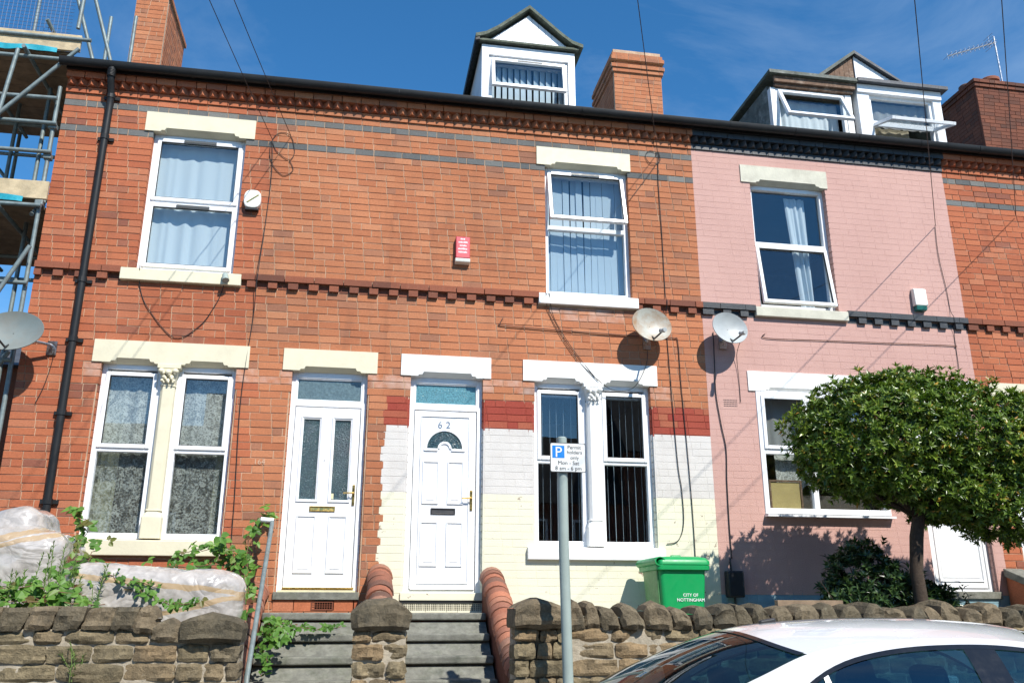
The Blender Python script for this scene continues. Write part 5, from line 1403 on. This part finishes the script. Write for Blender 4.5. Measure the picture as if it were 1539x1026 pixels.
whorl_crown(BU, [((5.35, -1.15, 1.68), (0.44, 0.42, 0.52)), ((5.80, -1.15, 1.48), (0.42, 0.42, 0.42)), ((5.10, -1.2, 1.45), (0.26, 0.35, 0.40)), ((6.15, -1.15, 1.38), (0.30, 0.35, 0.36))], 2200, 0.085, 0.03, 'leaf_dark', 8, (5, 8), 0.6)
m = MB(); rs = random.Random(9)
for i in range(16):
    b = Vector((5.45 + rs.uniform(-0.2, 0.2), -1.15 + rs.uniform(-0.15, 0.15), 0.98)); e = b + Vector((rs.uniform(-0.6, 0.7), rs.uniform(-0.3, 0.2), rs.uniform(0.5, 1.15)))
    m.tube([b, b.lerp(e, 0.5) + Vector((0, 0, 0.08)), e], [0.012, 0.008, 0.003], 5)
    for j in range(12):
        p = b.lerp(e, 0.45 + 0.55 * j / 11); pass
m.build('stem', 'bark', BU, smooth=True)
m = MB()
for i in range(60):
    e = Vector((5.45 + rs.uniform(-0.55, 0.95), -1.2 + rs.uniform(-0.3, 0.2), rs.uniform(1.6, 2.1) - 0.12 * abs(i % 5)))
    if e.x > 5.8: e.z -= 0.30
    for j in range(9):
        m.cr = rs.random(); leaf(m, e - Vector((0, 0, 0.03 * j)), (rs.uniform(-1, 1), rs.uniform(-1, 1), rs.uniform(0.2, 1.2)), (0, 0, 1), 0.10, 0.032)
m.build('shoot', 'leaf_dark', BU, kind='stuff')

def bramble(label, runners, seed, L=0.085, W=0.07, dens=0.045, spread=0.10):
    t = thing('bramble', label, 'plant', runners[0][0])
    rs = random.Random(seed); st = MB(); lf = MB()
    for pts in runners:
        P = [Vector(p) for p in pts]; Q = []
        for i in range(len(P) - 1):
            for k in range(6): Q.append(P[i].lerp(P[i + 1], k / 6) + rvec(rs) * 0.015)
        Q.append(P[-1]); st.tube(Q, 0.004, 5)
        for i in range(len(Q) - 1):
            n = max(1, int((Q[i + 1] - Q[i]).length / dens * rs.uniform(0.6, 1.6)))
            for j in range(n):
                p = Q[i].lerp(Q[i + 1], rs.random()) + rvec(rs) * spread * rs.random()
                ax = Vector((rs.uniform(-0.6, 0.6), rs.uniform(-1.0, -0.1), rs.uniform(0.1, 1.0))).normalized()
                base = rvec(rs); tone = rs.random() * 0.9; s = rs.uniform(0.55, 1.15)
                u = ax.cross(base).normalized(); w = ax.cross(u)
                for a in (-1.25, 0, 1.25):
                    lf.cr = 0.001 + min(0.97, tone + rs.random() * 0.08); d = u * math.cos(a) + w * math.sin(a)
                    leaf6(lf, p + d * 0.008, d, ax + rvec(rs) * 0.25, L * s * (1.15 if a == 0 else 0.95), W * s)
    st.build('stem', 'bramble_stem', t, smooth=True); lf.build('foliage', 'leaf_bramble', t, kind='stuff')
bramble('bright bramble climbing over the cream sill and down the cheek wall', [
    [(-0.98, -0.55, 1.3), (-1.08, -0.5, 1.9), (-1.10, -0.40, 2.2), (-1.02, -0.2, 2.45), (-0.92, -0.15, 2.53)],
    [(-1.10, -0.5, 2.0), (-1.35, -0.4, 2.12), (-1.65, -0.35, 2.10), (-1.85, -0.35, 2.0)], [(-1.1, -0.5, 1.95), (-1.4, -0.5, 1.95), (-1.8, -0.5, 1.93), (-2.05, -0.5, 1.90)],
    [(-1.12, -0.5, 2.0), (-1.3, -0.4, 2.05), (-1.5, -0.4, 2.0)], [(-1.05, -0.8, 1.85), (-0.98, -1.2, 1.6), (-1.0, -1.5, 1.5), (-1.02, -1.7, 1.35)], [(-1.15, -0.6, 1.7), (-1.2, -0.6, 2.05), (-1.35, -0.5, 2.2)]], 4)
bramble('bramble runner trailing over the wrapped sofa back', [[(-2.4, -1.7, 1.6), (-2.1, -1.78, 1.80), (-1.9, -1.80, 1.72), (-1.7, -1.82, 1.62), (-1.55, -1.95, 1.55), (-1.4, -2.1, 1.55), (-1.25, -2.1, 1.56)], [(-1.9, -1.80, 1.75), (-1.65, -1.80, 1.70)]], 6, 0.06, 0.05, 0.09, 0.05)
bramble('bramble mass growing along the top of the stone wall at the wrapped armchair', [
    [(-3.7, -1.9, 1.6), (-3.2, -1.95, 1.62), (-2.8, -1.95, 1.60), (-2.45, -1.95, 1.58), (-2.2, -1.9, 1.62)], [(-3.6, -1.8, 1.72), (-3.0, -1.85, 1.66), (-2.6, -1.85, 1.72), (-2.35, -1.8, 1.85)],
    [(-2.6, -1.3, 1.9), (-2.45, -1.2, 2.2), (-2.6, -1.2, 2.4), (-2.5, -1.1, 2.3)], [(-3.8, -1.9, 1.9), (-3.4, -1.9, 1.95)], [(-3.6, -2.05, 1.55), (-3.0, -2.05, 1.58), (-2.5, -2.05, 1.56), (-2.0, -2.05, 1.55)], [(-3.3, -2.0, 1.65), (-2.6, -2.0, 1.68), (-2.2, -2.0, 1.63)], [(-2.5, -1.5, 1.7), (-2.35, -1.4, 1.95), (-2.3, -1.3, 2.1)]], 10, 0.085, 0.07, 0.035, 0.12)
bramble('bramble spilling down over the mossy steps beside the handrail', [
    [(-0.80, -0.9, 1.30), (-0.75, -0.95, 1.42), (-0.55, -0.85, 1.36), (-0.35, -0.80, 1.33), (-0.1, -0.78, 1.36)], [(-0.82, -1.2, 1.30), (-0.72, -1.2, 1.30), (-0.62, -1.25, 1.22)], [(-0.82, -1.3, 1.2), (-0.74, -1.35, 1.1), (-0.76, -1.5, 0.95)], [(-0.8, -1.0, 1.38), (-0.65, -1.05, 1.36), (-0.6, -1.1, 1.28)]], 14, 0.07, 0.055, 0.03, 0.07)
def weed(label, x, y, z, h, n, seed, spread=0.08):
    t = thing('tall_weed', label, 'weed', (x, y, z)); rs = random.Random(seed); st = MB(); lf = MB()
    for i in range(n):
        b = Vector((x + rs.uniform(-spread, spread), y + rs.uniform(-0.05, 0.05), z)); e = b + Vector((rs.uniform(-0.10, 0.14), rs.uniform(-0.05, 0.05), h * rs.uniform(0.7, 1.05)))
        mid = b.lerp(e, 0.5) + Vector((rs.uniform(-0.02, 0.02), 0, 0)); st.tube([b, mid, e], 0.003, 5)
        for j in range(int(h * 70)):
            s = rs.uniform(0.1, 1.0); p = b.lerp(mid, s * 2) if s < 0.5 else mid.lerp(e, s * 2 - 1)
            lf.cr = rs.random(); a = rs.random() * 6.28
            leaf(lf, p, (math.cos(a), math.sin(a), rs.uniform(0.5, 1.6)), (0, 0, 1), 0.055 * rs.uniform(0.6, 1.2), 0.009)
    st.build('stem', 'leaf_weed', t); lf.build('foliage', 'leaf_weed', t, kind='stuff')
weed('tall feathery weeds before the wrapped armchair, growing thickest', -2.45, -1.92, 1.15, 0.95, 9, 3, 0.12)
weed('thin tall weed standing by the wrapped armchair tape', -2.72, -1.95, 1.15, 0.92, 4, 4, 0.06)
weed('slender weed tuft leaning over the end of the wrapped armchair', -2.2, -1.9, 1.15, 0.75, 5, 5, 0.08)
weed('small weed sprouting from a joint in the stone wall face', -2.05, YW - 0.03, 0.98, 0.26, 4, 6, 0.03)

# ------------------------------------------------------------------ parking sign
SX, SY = 1.695, -2.78
t = thing('parking_sign', 'grey post carrying a white permit holders parking sign', 'sign', (SX, SY, 0.12))
MB().tube([(SX + 0.03, SY, 0.10), (SX, SY, 2.0), (SX, SY, 2.86)], 0.043, 16).build('post', 'post', t, auto=40)
MB().lathe((SX, SY, 2.86), [(0.041, 0), (0.041, 0.05), (0.03, 0.06)], 16).build('post_cap', 'post', t, auto=40)
def rrect(x0, x1, z0, z1, r, n=5):
    P = []
    for cx, cz, a0 in ((x1 - r, z0 + r, -90), (x1 - r, z1 - r, 0), (x0 + r, z1 - r, 90), (x0 + r, z0 + r, 180)):
        for k in range(n + 1): a = R(a0 + 90 * k / n); P.append((cx + r * math.cos(a), cz + r * math.sin(a)))
    return P
xa, xb, za, zb = 1.575, 1.885, 2.61, 2.86; yp = SY - 0.06
pl = MB().prism_xz(rrect(xa, xb, za, zb, 0.015), yp, yp + 0.004).build('sign_plate', 'ink_black', t)
MB().prism_xz(rrect(xa + 0.006, xb - 0.006, za + 0.006, zb - 0.006, 0.012), yp - 0.0015, yp).build('sign_face', 'sign_white', pl)
MB().box(xa + 0.02, xa + 0.125, yp - 0.003, yp - 0.0015, zb - 0.13, zb - 0.025).build('blue_square', 'sign_blue', pl)
text_obj('lettering', 'P', 0.125, xa + 0.0725, yp - 0.0042, zb - 0.122, 'ink_white', pl, ext=0.0006)
for s, xx, zz, sz in (('Permit', xa + 0.21, zb - 0.052, 0.044), ('holders', xa + 0.212, zb - 0.094, 0.044), ('only', xa + 0.212, zb - 0.140, 0.044), ('Mon - Sat', xa + 0.158, zb - 0.186, 0.047), ('8 am - 6 pm', xa + 0.158, zb - 0.232, 0.047)):
    text_obj('lettering', s, sz, xx, yp - 0.0028, zz, 'ink_black', pl, ext=0.0006)
for zc in (2.66, 2.80): MB().box(SX - 0.05, SX + 0.05, yp + 0.005, SY + 0.045, zc - 0.012, zc + 0.012).build('clip', 'chrome', t)

# ------------------------------------------------------------------ wheelie bin
t = thing('wheelie_bin', 'green council wheelie bin standing against the cream wall', 'bin', (3.46, -0.48, 1.0))
def rr_xy(cx, cy, hx, hy, r, n=4):
    P = []
    for sx, sy, a0 in ((1, -1, -90), (1, 1, 0), (-1, 1, 90), (-1, -1, 180)):
        for k in range(n + 1): a = R(a0 + 90 * k / n); P.append((cx + sx * (hx - r) + r * math.cos(a), cy + sy * (hy - r) + r * math.sin(a)))
    return P
bx, by = 3.465, -0.50
def loft(m, secs):
    b = len(m.v); n = len(secs[0][0])
    for P, zz in secs: m.v += [(p[0], p[1], zz) for p in P]
    for i in range(len(secs) - 1):
        for k in range(n): m.face([b + i * n + k, b + i * n + (k + 1) % n, b + (i + 1) * n + (k + 1) % n, b + (i + 1) * n + k])
    m.face([b + k for k in range(n - 1, -1, -1)]); m.face([b + (len(secs) - 1) * n + k for k in range(n)])
m = MB(); loft(m, [(rr_xy(bx, by, 0.205, 0.24, 0.04), 1.04), (rr_xy(bx, by, 0.255, 0.29, 0.05), 1.80), (rr_xy(bx, by, 0.262, 0.297, 0.05), 1.94)])
bd = m.build('body', 'bin', t, auto=40)
for i, pts in enumerate(([bx - 0.262, by - 0.02],)):
    loftm = MB(); loft(loftm, [(rr_xy(bx - 0.215, by - 0.01, 0.012, 0.19, 0.01), 1.06), (rr_xy(bx - 0.268, by - 0.01, 0.012, 0.235, 0.01), 1.93)])
    loftm.build('side_panel', 'bin_backlit', bd, auto=40)
m = MB(); loft(m, [(rr_xy(bx, by, 0.29, 0.325, 0.05), 1.925), (rr_xy(bx, by, 0.298, 0.333, 0.05), 1.93), (rr_xy(bx, by, 0.300, 0.335, 0.05), 1.975), (rr_xy(bx, by, 0.292, 0.327, 0.05), 1.98)])
m.build('rim', 'bin', bd, auto=40)
m = MB(); loft(m, [(rr_xy(bx + 0.01, by, 0.292, 0.338, 0.05), 1.982), (rr_xy(bx + 0.01, by, 0.292, 0.338, 0.05), 2.02), (rr_xy(bx + 0.01, by, 0.265, 0.31, 0.06), 2.055), (rr_xy(bx + 0.02, by, 0.20, 0.25, 0.07), 2.07)])
ld = m.build('lid', 'bin', t, auto=50)
m = MB()   # rolled lid edge, open at the end
ro, ri = 0.048, 0.038
N = 12; b = 0
for (yy) in (by - 0.335, by + 0.33):
    for rr_ in (ro, ri):
        for k in range(N): a = 2 * math.pi * k / N; m.v.append((bx - 0.262 + rr_ * math.cos(a) * 1.25, yy, 2.015 + rr_ * math.sin(a)))
for k in range(N):
    q = (k + 1) % N
    m.face([k, q, 2 * N + q, 2 * N + k]); m.face([N + k, 3 * N + k, 3 * N + q, N + q]); m.face([k, N + k, N + q, q])
m.build('rolled_edge', 'bin', ld, auto=50)
MB().tube([(bx + 0.08, by + 0.30, 2.05), (bx + 0.10, by + 0.32, 2.105), (bx + 0.20, by + 0.32, 2.105), (bx + 0.22, by + 0.30, 2.05)], 0.018, 8).build('lid_grip', 'bin', ld, auto=60)
m = MB().tube([(bx - 0.25, by + 0.34, 1.94), (bx + 0.25, by + 0.34, 1.94)], 0.016, 8); m.build('handle', 'bin', t, auto=40)
for sx in (-0.22, 0.22): MB().lathe((bx + sx, by + 0.24, 1.10), [(0.10, -0.025), (0.10, 0.025)], 16, (1, 0, 0)).build('wheel', 'tyre', t, auto=40)
for s, zz, sz in (('CITY OF', 1.655, 0.046), ('NOTTINGHAM', 1.605, 0.046)): text_obj('lettering', s, sz, bx + 0.075, by - 0.2835, zz, 'ink_white', bd, ext=0.0015, rotx=86)

# small things in the pink house's garden
MB_ = MB().box(3.95, 4.62, -1.95, -1.88, 1.0, 1.60)
tag(MB_.build('timber_plank', 'scaf_under', bevel=0.004), 'weathered plank on edge between the bin and the dark bush', 'plank')
t = thing('cheek_wall', 'brick boundary wall with a sloped stone coping by the pink house door', 'wall', (8.05, -0.8, 1.0))
MB().prism_yz([(-0.02, 1.92), (-1.6, 1.35), (-1.6, 1.0), (-0.02, 1.0)], 7.95, 8.15).build('wall', 'brick_red', t)
MB().prism_yz([(-0.02, 2.02), (-1.65, 1.43), (-1.65, 1.352), (-0.02, 1.922)], 7.92, 8.18).build('coping_slab', 'grey_concrete', t, bevel=0.01)
MB_ = MB().box(6.9, 7.92, -0.9, -0.03, 1.0, 1.45).box(6.9, 7.92, -1.3, -0.905, 1.0, 1.22)
tag(MB_.build('door_step', 'grey_concrete', bevel=0.01), 'concrete step below the pink house door', 'step')

# ------------------------------------------------------------------ white saloon car
CY = -4.95
CAR = thing('parked_car', 'white saloon car with black pillars parked along the kerb', 'car', (3.2, CY, 0.0))
def interp(tab, x):
    for (a, va), (b, vb) in zip(tab, tab[1:]):
        if x <= b:
            s = max(0, min(1, (x - a) / (b - a))); s = s * s * (3 - 2 * s) if False else s
            return va + (vb - va) * s
    return tab[-1][1]
def smooth_tab(tab, n=160):
    xs = [p[0] for p in tab]
    def f(x):
        i = 0
        while i < len(tab) - 2 and x > tab[i + 1][0]: i += 1
        p0, p1, p2, p3 = tab[max(i - 1, 0)], tab[i], tab[i + 1], tab[min(i + 2, len(tab) - 1)]
        h = p2[0] - p1[0]; s = max(0, min(1, (x - p1[0]) / h))
        m1 = (p2[1] - p0[1]) / (p2[0] - p0[0]) if p2[0] != p0[0] else 0; m2 = (p3[1] - p1[1]) / (p3[0] - p1[0]) if p3[0] != p1[0] else 0
        return (2 * s ** 3 - 3 * s * s + 1) * p1[1] + (s ** 3 - 2 * s * s + s) * h * m1 + (-2 * s ** 3 + 3 * s * s) * p2[1] + (s ** 3 - s * s) * h * m2
    return f
# centre-line of the glasshouse: boot edge, rear glass, roof, windscreen, scuttle
roofc = smooth_tab([(1.18, 0.99), (1.39, 1.10), (1.61, 1.205), (1.93, 1.325), (2.13, 1.380), (2.39, 1.420), (2.90, 1.447), (3.47, 1.438), (4.00, 1.375), (4.45, 1.20), (4.86, 0.985)])
railz = smooth_tab([(1.40, 0.985), (1.75, 1.055), (2.05, 1.165), (2.35, 1.275), (2.70, 1.325), (3.10, 1.345), (3.55, 1.33), (3.95, 1.265), (4.30, 1.13), (4.62, 0.965)])
raily = smooth_tab([(1.40, 0.66), (2.1, 0.60), (2.6, 0.565), (3.1, 0.555), (3.6, 0.565), (4.2, 0.62), (4.62, 0.68)])
def edge_shift(t): return 0.20 * t * t       # glass edges sweep towards the cabin at the sides
XA, XB = 1.18, 4.86
def top_pt(u, t):
    """u along the car, t = -1..1 across"""
    x = XA + (XB - XA) * u
    s = abs(t)
    if x < 3.0: x2 = x + edge_shift(s) * (1 if x < 2.2 else max(0, (3.0 - x) / 0.8))
    else: x2 = x - edge_shift(s) * 1.15 * (1 if x > 3.9 else max(0, (x - 3.0) / 0.9))
    zc, zr, yr = roofc(x), railz(min(max(x2, 1.40), 4.62)), raily(min(max(x2, 1.40), 4.62))
    zz = zc + (zr - zc) * s ** 2.4
    return (x2, CY + yr * t, zz)
def top_patch(name, xa, xb, mat, off=0.0, tmax=1.0, nu=18, nt=20):
    ua, ub = (xa - XA) / (XB - XA), (xb - XA) / (XB - XA)
    m = MB()
    def f(a, b):
        p = top_pt(ua + (ub - ua) * a, (b * 2 - 1) * tmax); return (p[0], p[1], p[2] + off)
    m.grid(f, nu, nt); return m.build(name, mat, CAR, smooth=True)
top_patch('roof_panel', 2.13, 3.86, 'car_white', 0, 1.0, 30)
top_patch('rear_window', 1.20, 2.128, 'car_glass', -0.004, 0.985)
top_patch('windscreen', 3.862, 4.84, 'car_glass', -0.004, 0.985)
top_patch('rear_window_band', 2.10, 2.135, 'car_black', 0.001, 0.97, 2)
def side_pt(x, v, sgn):     # v 0 at the belt, 1 at the roof rail
    xr = min(max(x, 1.40), 4.62); zr, yr = railz(xr), raily(xr)
    yb, zb = 0.80, 0.93 + 0.0 * x
    yy = yb + (yr - yb) * v + 0.035 * math.sin(math.pi * v); zz = zb + (zr - zb) * v
    return (x, CY + sgn * yy, zz)
dlo_top = smooth_tab([(2.00, 0.30), (2.24, 0.62), (2.45, 0.79), (2.70, 0.88), (3.1, 0.92), (3.6, 0.92), (4.0, 0.86), (4.35, 0.62), (4.6, 0.2)])
for sgn in (-1, 1):
    def strip(name, x0, x1, v0, v1, mat, off=0.0, nu=14, nv=6):
        m = MB()
        def f(a, b):
            x = x0 + (x1 - x0) * a; va = v0(x) if callable(v0) else v0; vb = v1(x) if callable(v1) else v1
            p = side_pt(x, va + (vb - va) * b, sgn); return (p[0], p[1] + sgn * off, p[2])
        m.grid(f, nu, nv); return m.build(name, mat, CAR, smooth=True)
    strip('side_frame', 1.40, 2.06, 0.0, 1.0, 'car_white')
    strip('roof_rail', 2.06, 4.62, dlo_top, 1.0, 'car_white', 0.0, 40, 4)
    tb = lambda x: dlo_top(x) - 0.0
    strip('window_trim', 2.06, 4.55, lambda x: max(0.01, dlo_top(x) - 0.055), dlo_top, 'car_black', 0.003, 40, 2)
    inner = lambda x: max(0.01, dlo_top(x) - 0.05)
    strip('quarter_glass', 2.12, 2.36, 0.0, inner, 'car_glass', -0.004)
    strip('divider', 2.355, 2.385, 0.0, inner, 'chrome', 0.002, 2)
    strip('rear_side_window', 2.38, 3.22, 0.0, inner, 'car_glass', -0.004)
    strip('centre_pillar', 3.215, 3.40, 0.0, inner, 'car_black', 0.002, 4)
    strip('front_side_window', 3.395, 4.50, 0.0, inner, 'car_glass', -0.004)
# lower body
def body_sec(x):
    s = min(1, max(0, (x - 0.45) / 0.5)); e = min(1, max(0, (5.05 - x) / 0.7))
    k = (0.62 + 0.38 * math.sin(s * math.pi / 2)) * (0.62 + 0.38 * math.sin(e * math.pi / 2))
    deck = smooth_tab([(0.45, 0.80), (0.62, 0.93), (1.0, 0.98), (1.45, 0.985), (2.2, 0.935), (4.2, 0.935), (4.75, 0.955), (5.0, 0.84), (5.08, 0.62)])(x) if x < 4.75 else smooth_tab([(4.75, 0.955), (4.9, 0.90), (5.08, 0.70)])(x)
    W = 0.885 * k
    return [(0, 0.20), (W * 0.90, 0.20), (W * 0.985, 0.30), (W, 0.50), (W * 0.995, 0.68), (W * 0.96, 0.82), (W * 0.915, deck - 0.02), (W * 0.86, deck), (0, deck + 0.02)]
m = MB(); XS = [0.45 + i * (5.08 - 0.45) / 60 for i in range(61)]; n = 17
for x in XS:
    s = body_sec(x); half = s
    ring_ = [(-y, z) for y, z in half[:0:-1]] + [(y, z) for y, z in half[1:]] 
    ring_ = [(y, z) for y, z in half] + [(-y, z) for y, z in half[-2:0:-1]]
    for y, z in ring_: m.v.append((x, CY + y, z))
n = len(ring_)
def arch(x, z): return any((x - wx) ** 2 + (z - 0.33) ** 2 < 0.37 ** 2 for wx in (1.32, 4.15))
for i in range(60):
    for k in range(n):
        a = [i * n + k, (i + 1) * n + k, (i + 1) * n + (k + 1) % n, i * n + (k + 1) % n]
        c = [sum(m.v[j][q] for j in a) / 4 for q in range(3)]
        if arch(c[0], c[2]) and abs(c[1] - CY) > 0.5: continue
        m.face(a)
m.face(list(range(n))); m.face([60 * n + k for k in range(n - 1, -1, -1)])
m.build('body', 'car_white', CAR, auto=45)
MB().box(1.45, 4.6, CY - 0.72, CY + 0.72, 0.24, 0.40).build('cabin_floor', 'seat', CAR)
MB().box(1.30, 1.95, CY - 0.70, CY + 0.70, 0.80, 0.945).build('parcel_shelf', 'seat', CAR, bevel=0.02)
for sx in (-0.36, 0.36):
    for xx, top in ((2.05, 0.98), (3.25, 1.0)):
        m = MB().obox((xx, CY + sx, 0.78), (0.97, 0, 0.22), (0, 1, 0), (-0.22, 0, 0.97), 0.07, 0.23, 0.32); m.obox((xx + 0.28, CY + sx, 0.50), (1, 0, 0), (0, 1, 0), (0, 0, 1), 0.26, 0.24, 0.09)
        st = m.build('seat', 'seat', CAR, bevel=0.05, seg=3)
        MB().obox((xx - 0.09, CY + sx, 1.12), (0.97, 0, 0.22), (0, 1, 0), (-0.22, 0, 0.97), 0.045, 0.13, 0.08).build('headrest', 'seat', st, bevel=0.035, seg=3)
MB().box(4.2, 4.75, CY - 0.70, CY + 0.70, 0.60, 0.93).build('dashboard', 'seat', CAR, bevel=0.05)
for wx in (1.32, 4.15):
    for sgn in (-1, 1):
        w = MB().lathe((wx, CY + sgn * 0.78, 0.32), [(0.20, -0.10), (0.30, -0.11), (0.32, -0.08), (0.32, 0.08), (0.30, 0.11), (0.20, 0.10)], 28, (0, 1, 0)).build('wheel', 'tyre', CAR, auto=40)
        m = MB().lathe((wx, CY + sgn * 0.80, 0.32), [(0.195, -0.06), (0.20, 0.07), (0.19, 0.075), (0.15, 0.05)] if sgn > 0 else [(0.15, -0.05), (0.19, -0.075), (0.20, -0.07), (0.195, 0.06)], 24, (0, 1, 0))
        for k in range(5):
            a = 2 * math.pi * k / 5; d = Vector((math.cos(a), 0, math.sin(a)))
            m.obox(Vector((wx, CY + sgn * 0.86, 0.32)) + d * 0.10, d, (0, 1, 0), d.cross(Vector((0, 1, 0))), 0.10, 0.012, 0.024)
        m.build('rim', 'chrome', w, auto=30)
MB().obox((2.40, CY, 1.428), (0.985, 0, 0.16), (0, 1, 0), (-0.16, 0, 0.985), 0.05, 0.018, 0.014).build('antenna_fin', 'black_plastic', CAR, bevel=0.01, seg=3)
for sgn in (-1, 1):
    MB().obox((0.575, CY + sgn * 0.56, 0.78), (0.3, sgn * -0.5, 0.8), (0.85, sgn * 0.5, 0), (0.4, -0.7 * sgn, 0), 0.09, 0.13, 0.03).build('tail_lamp', 'lamp_red', CAR, bevel=0.015)
    MB().obox((4.86, CY + sgn * 0.55, 0.72), (0.3, 0, 0.9), (-0.55, sgn * 0.83, 0), (0.83, sgn * 0.5, 0), 0.07, 0.14, 0.03).build('headlamp', 'lamp_clear', CAR, bevel=0.015)
    mi = MB().obox((4.18, CY + sgn * 0.98, 1.0), (1, 0, 0), (0, 1, 0), (0, 0, 1), 0.06, 0.09, 0.06).build('door_mirror', 'car_white', CAR, bevel=0.03, seg=3)
    for xx in (2.62, 3.62): MB().obox((xx, CY + sgn * 0.875, 0.80), (1, 0, 0), (0, 1, 0), (0, 0, 1), 0.10, 0.018, 0.014).build('door_handle', 'car_white', CAR, bevel=0.008)
MB().box(0.42, 0.47, CY - 0.26, CY + 0.26, 0.50, 0.61).build('number_plate', 'sign_white', CAR)

# ------------------------------------------------------------------ across the street: what the glass reflects
t = thing('telegraph_pole', 'timber telegraph pole across the street carrying the house wires', 'pole', (-2.2, PY, 0.1))
MB().tube([(-2.2, PY, 0.1), (-2.2, PY, 8.5)], [0.15, 0.10], 12).build('pole', 'bark', t, smooth=True)
MB().box(-3.2, -1.2, PY - 0.05, PY + 0.05, 7.78, 7.92).build('crossarm', 'bark', t)
OPPL = ['dark brick terraced house across the street with twin chimney pots', 'brick terraced house across the street with a white bay window', 'brick terraced house across the street with a blue door', 'end brick terraced house across the street with a tall stack']
for i in range(6):
    xa, xb = -9.0 + i * 4.4, -9.0 + (i + 1) * 4.4 - 0.02
    lab = ['sooty brick house across the street, farthest towards the scaffolding end', 'sooty brick house facing the wrapped furniture across the street', 'sooty brick house facing number 62 across the street',
           'sooty brick house facing the pink house across the street', 'sooty brick house facing the sooty chimney across the street', 'sooty brick house across the street, farthest towards the car bonnet end'][i]
    ez = 4.9 if i < 4 else 6.6
    o = thing('opposite_house', lab, 'house', ((xa + xb) / 2, -19.0, -0.05), 'houses across the street')
    MB().box(xa, xb, -22.3, -17.5, -0.05, ez).build('wall', 'stucco_opp', o)
    MB().prism_yz([(-22.5, ez), (-19.85, ez + 2.6), (-17.2, ez)][::-1], xa, xb).build('roof', 'dark_slate', o)
    MB().box(xb - 0.5, xb + 0.4, -20.4, -19.3, ez + 1.6, ez + 3.6).build('chimney', 'stucco_opp', o)
    for (wx, wz, ww, wh) in ((0.7, 2.9, 1.1, 1.5), (2.6, 2.9, 1.1, 1.5), (0.6, 0.7, 1.5, 1.6)):
        f = MB(); frame_rect(f, xa + wx, xa + wx + ww, wz, wz + wh, 0.08, -17.5, -17.44); w = f.build('window', 'upvc', o)
        MB().box(xa + wx + 0.08, xa + wx + ww - 0.08, -17.49, -17.48, wz + 0.08, wz + wh - 0.08).build('pane', 'car_black', w)
    MB().box(xa + 2.9, xa + 3.8, -17.5, -17.45, 0.15, 2.3).build('door', 'blue_plinth', o)
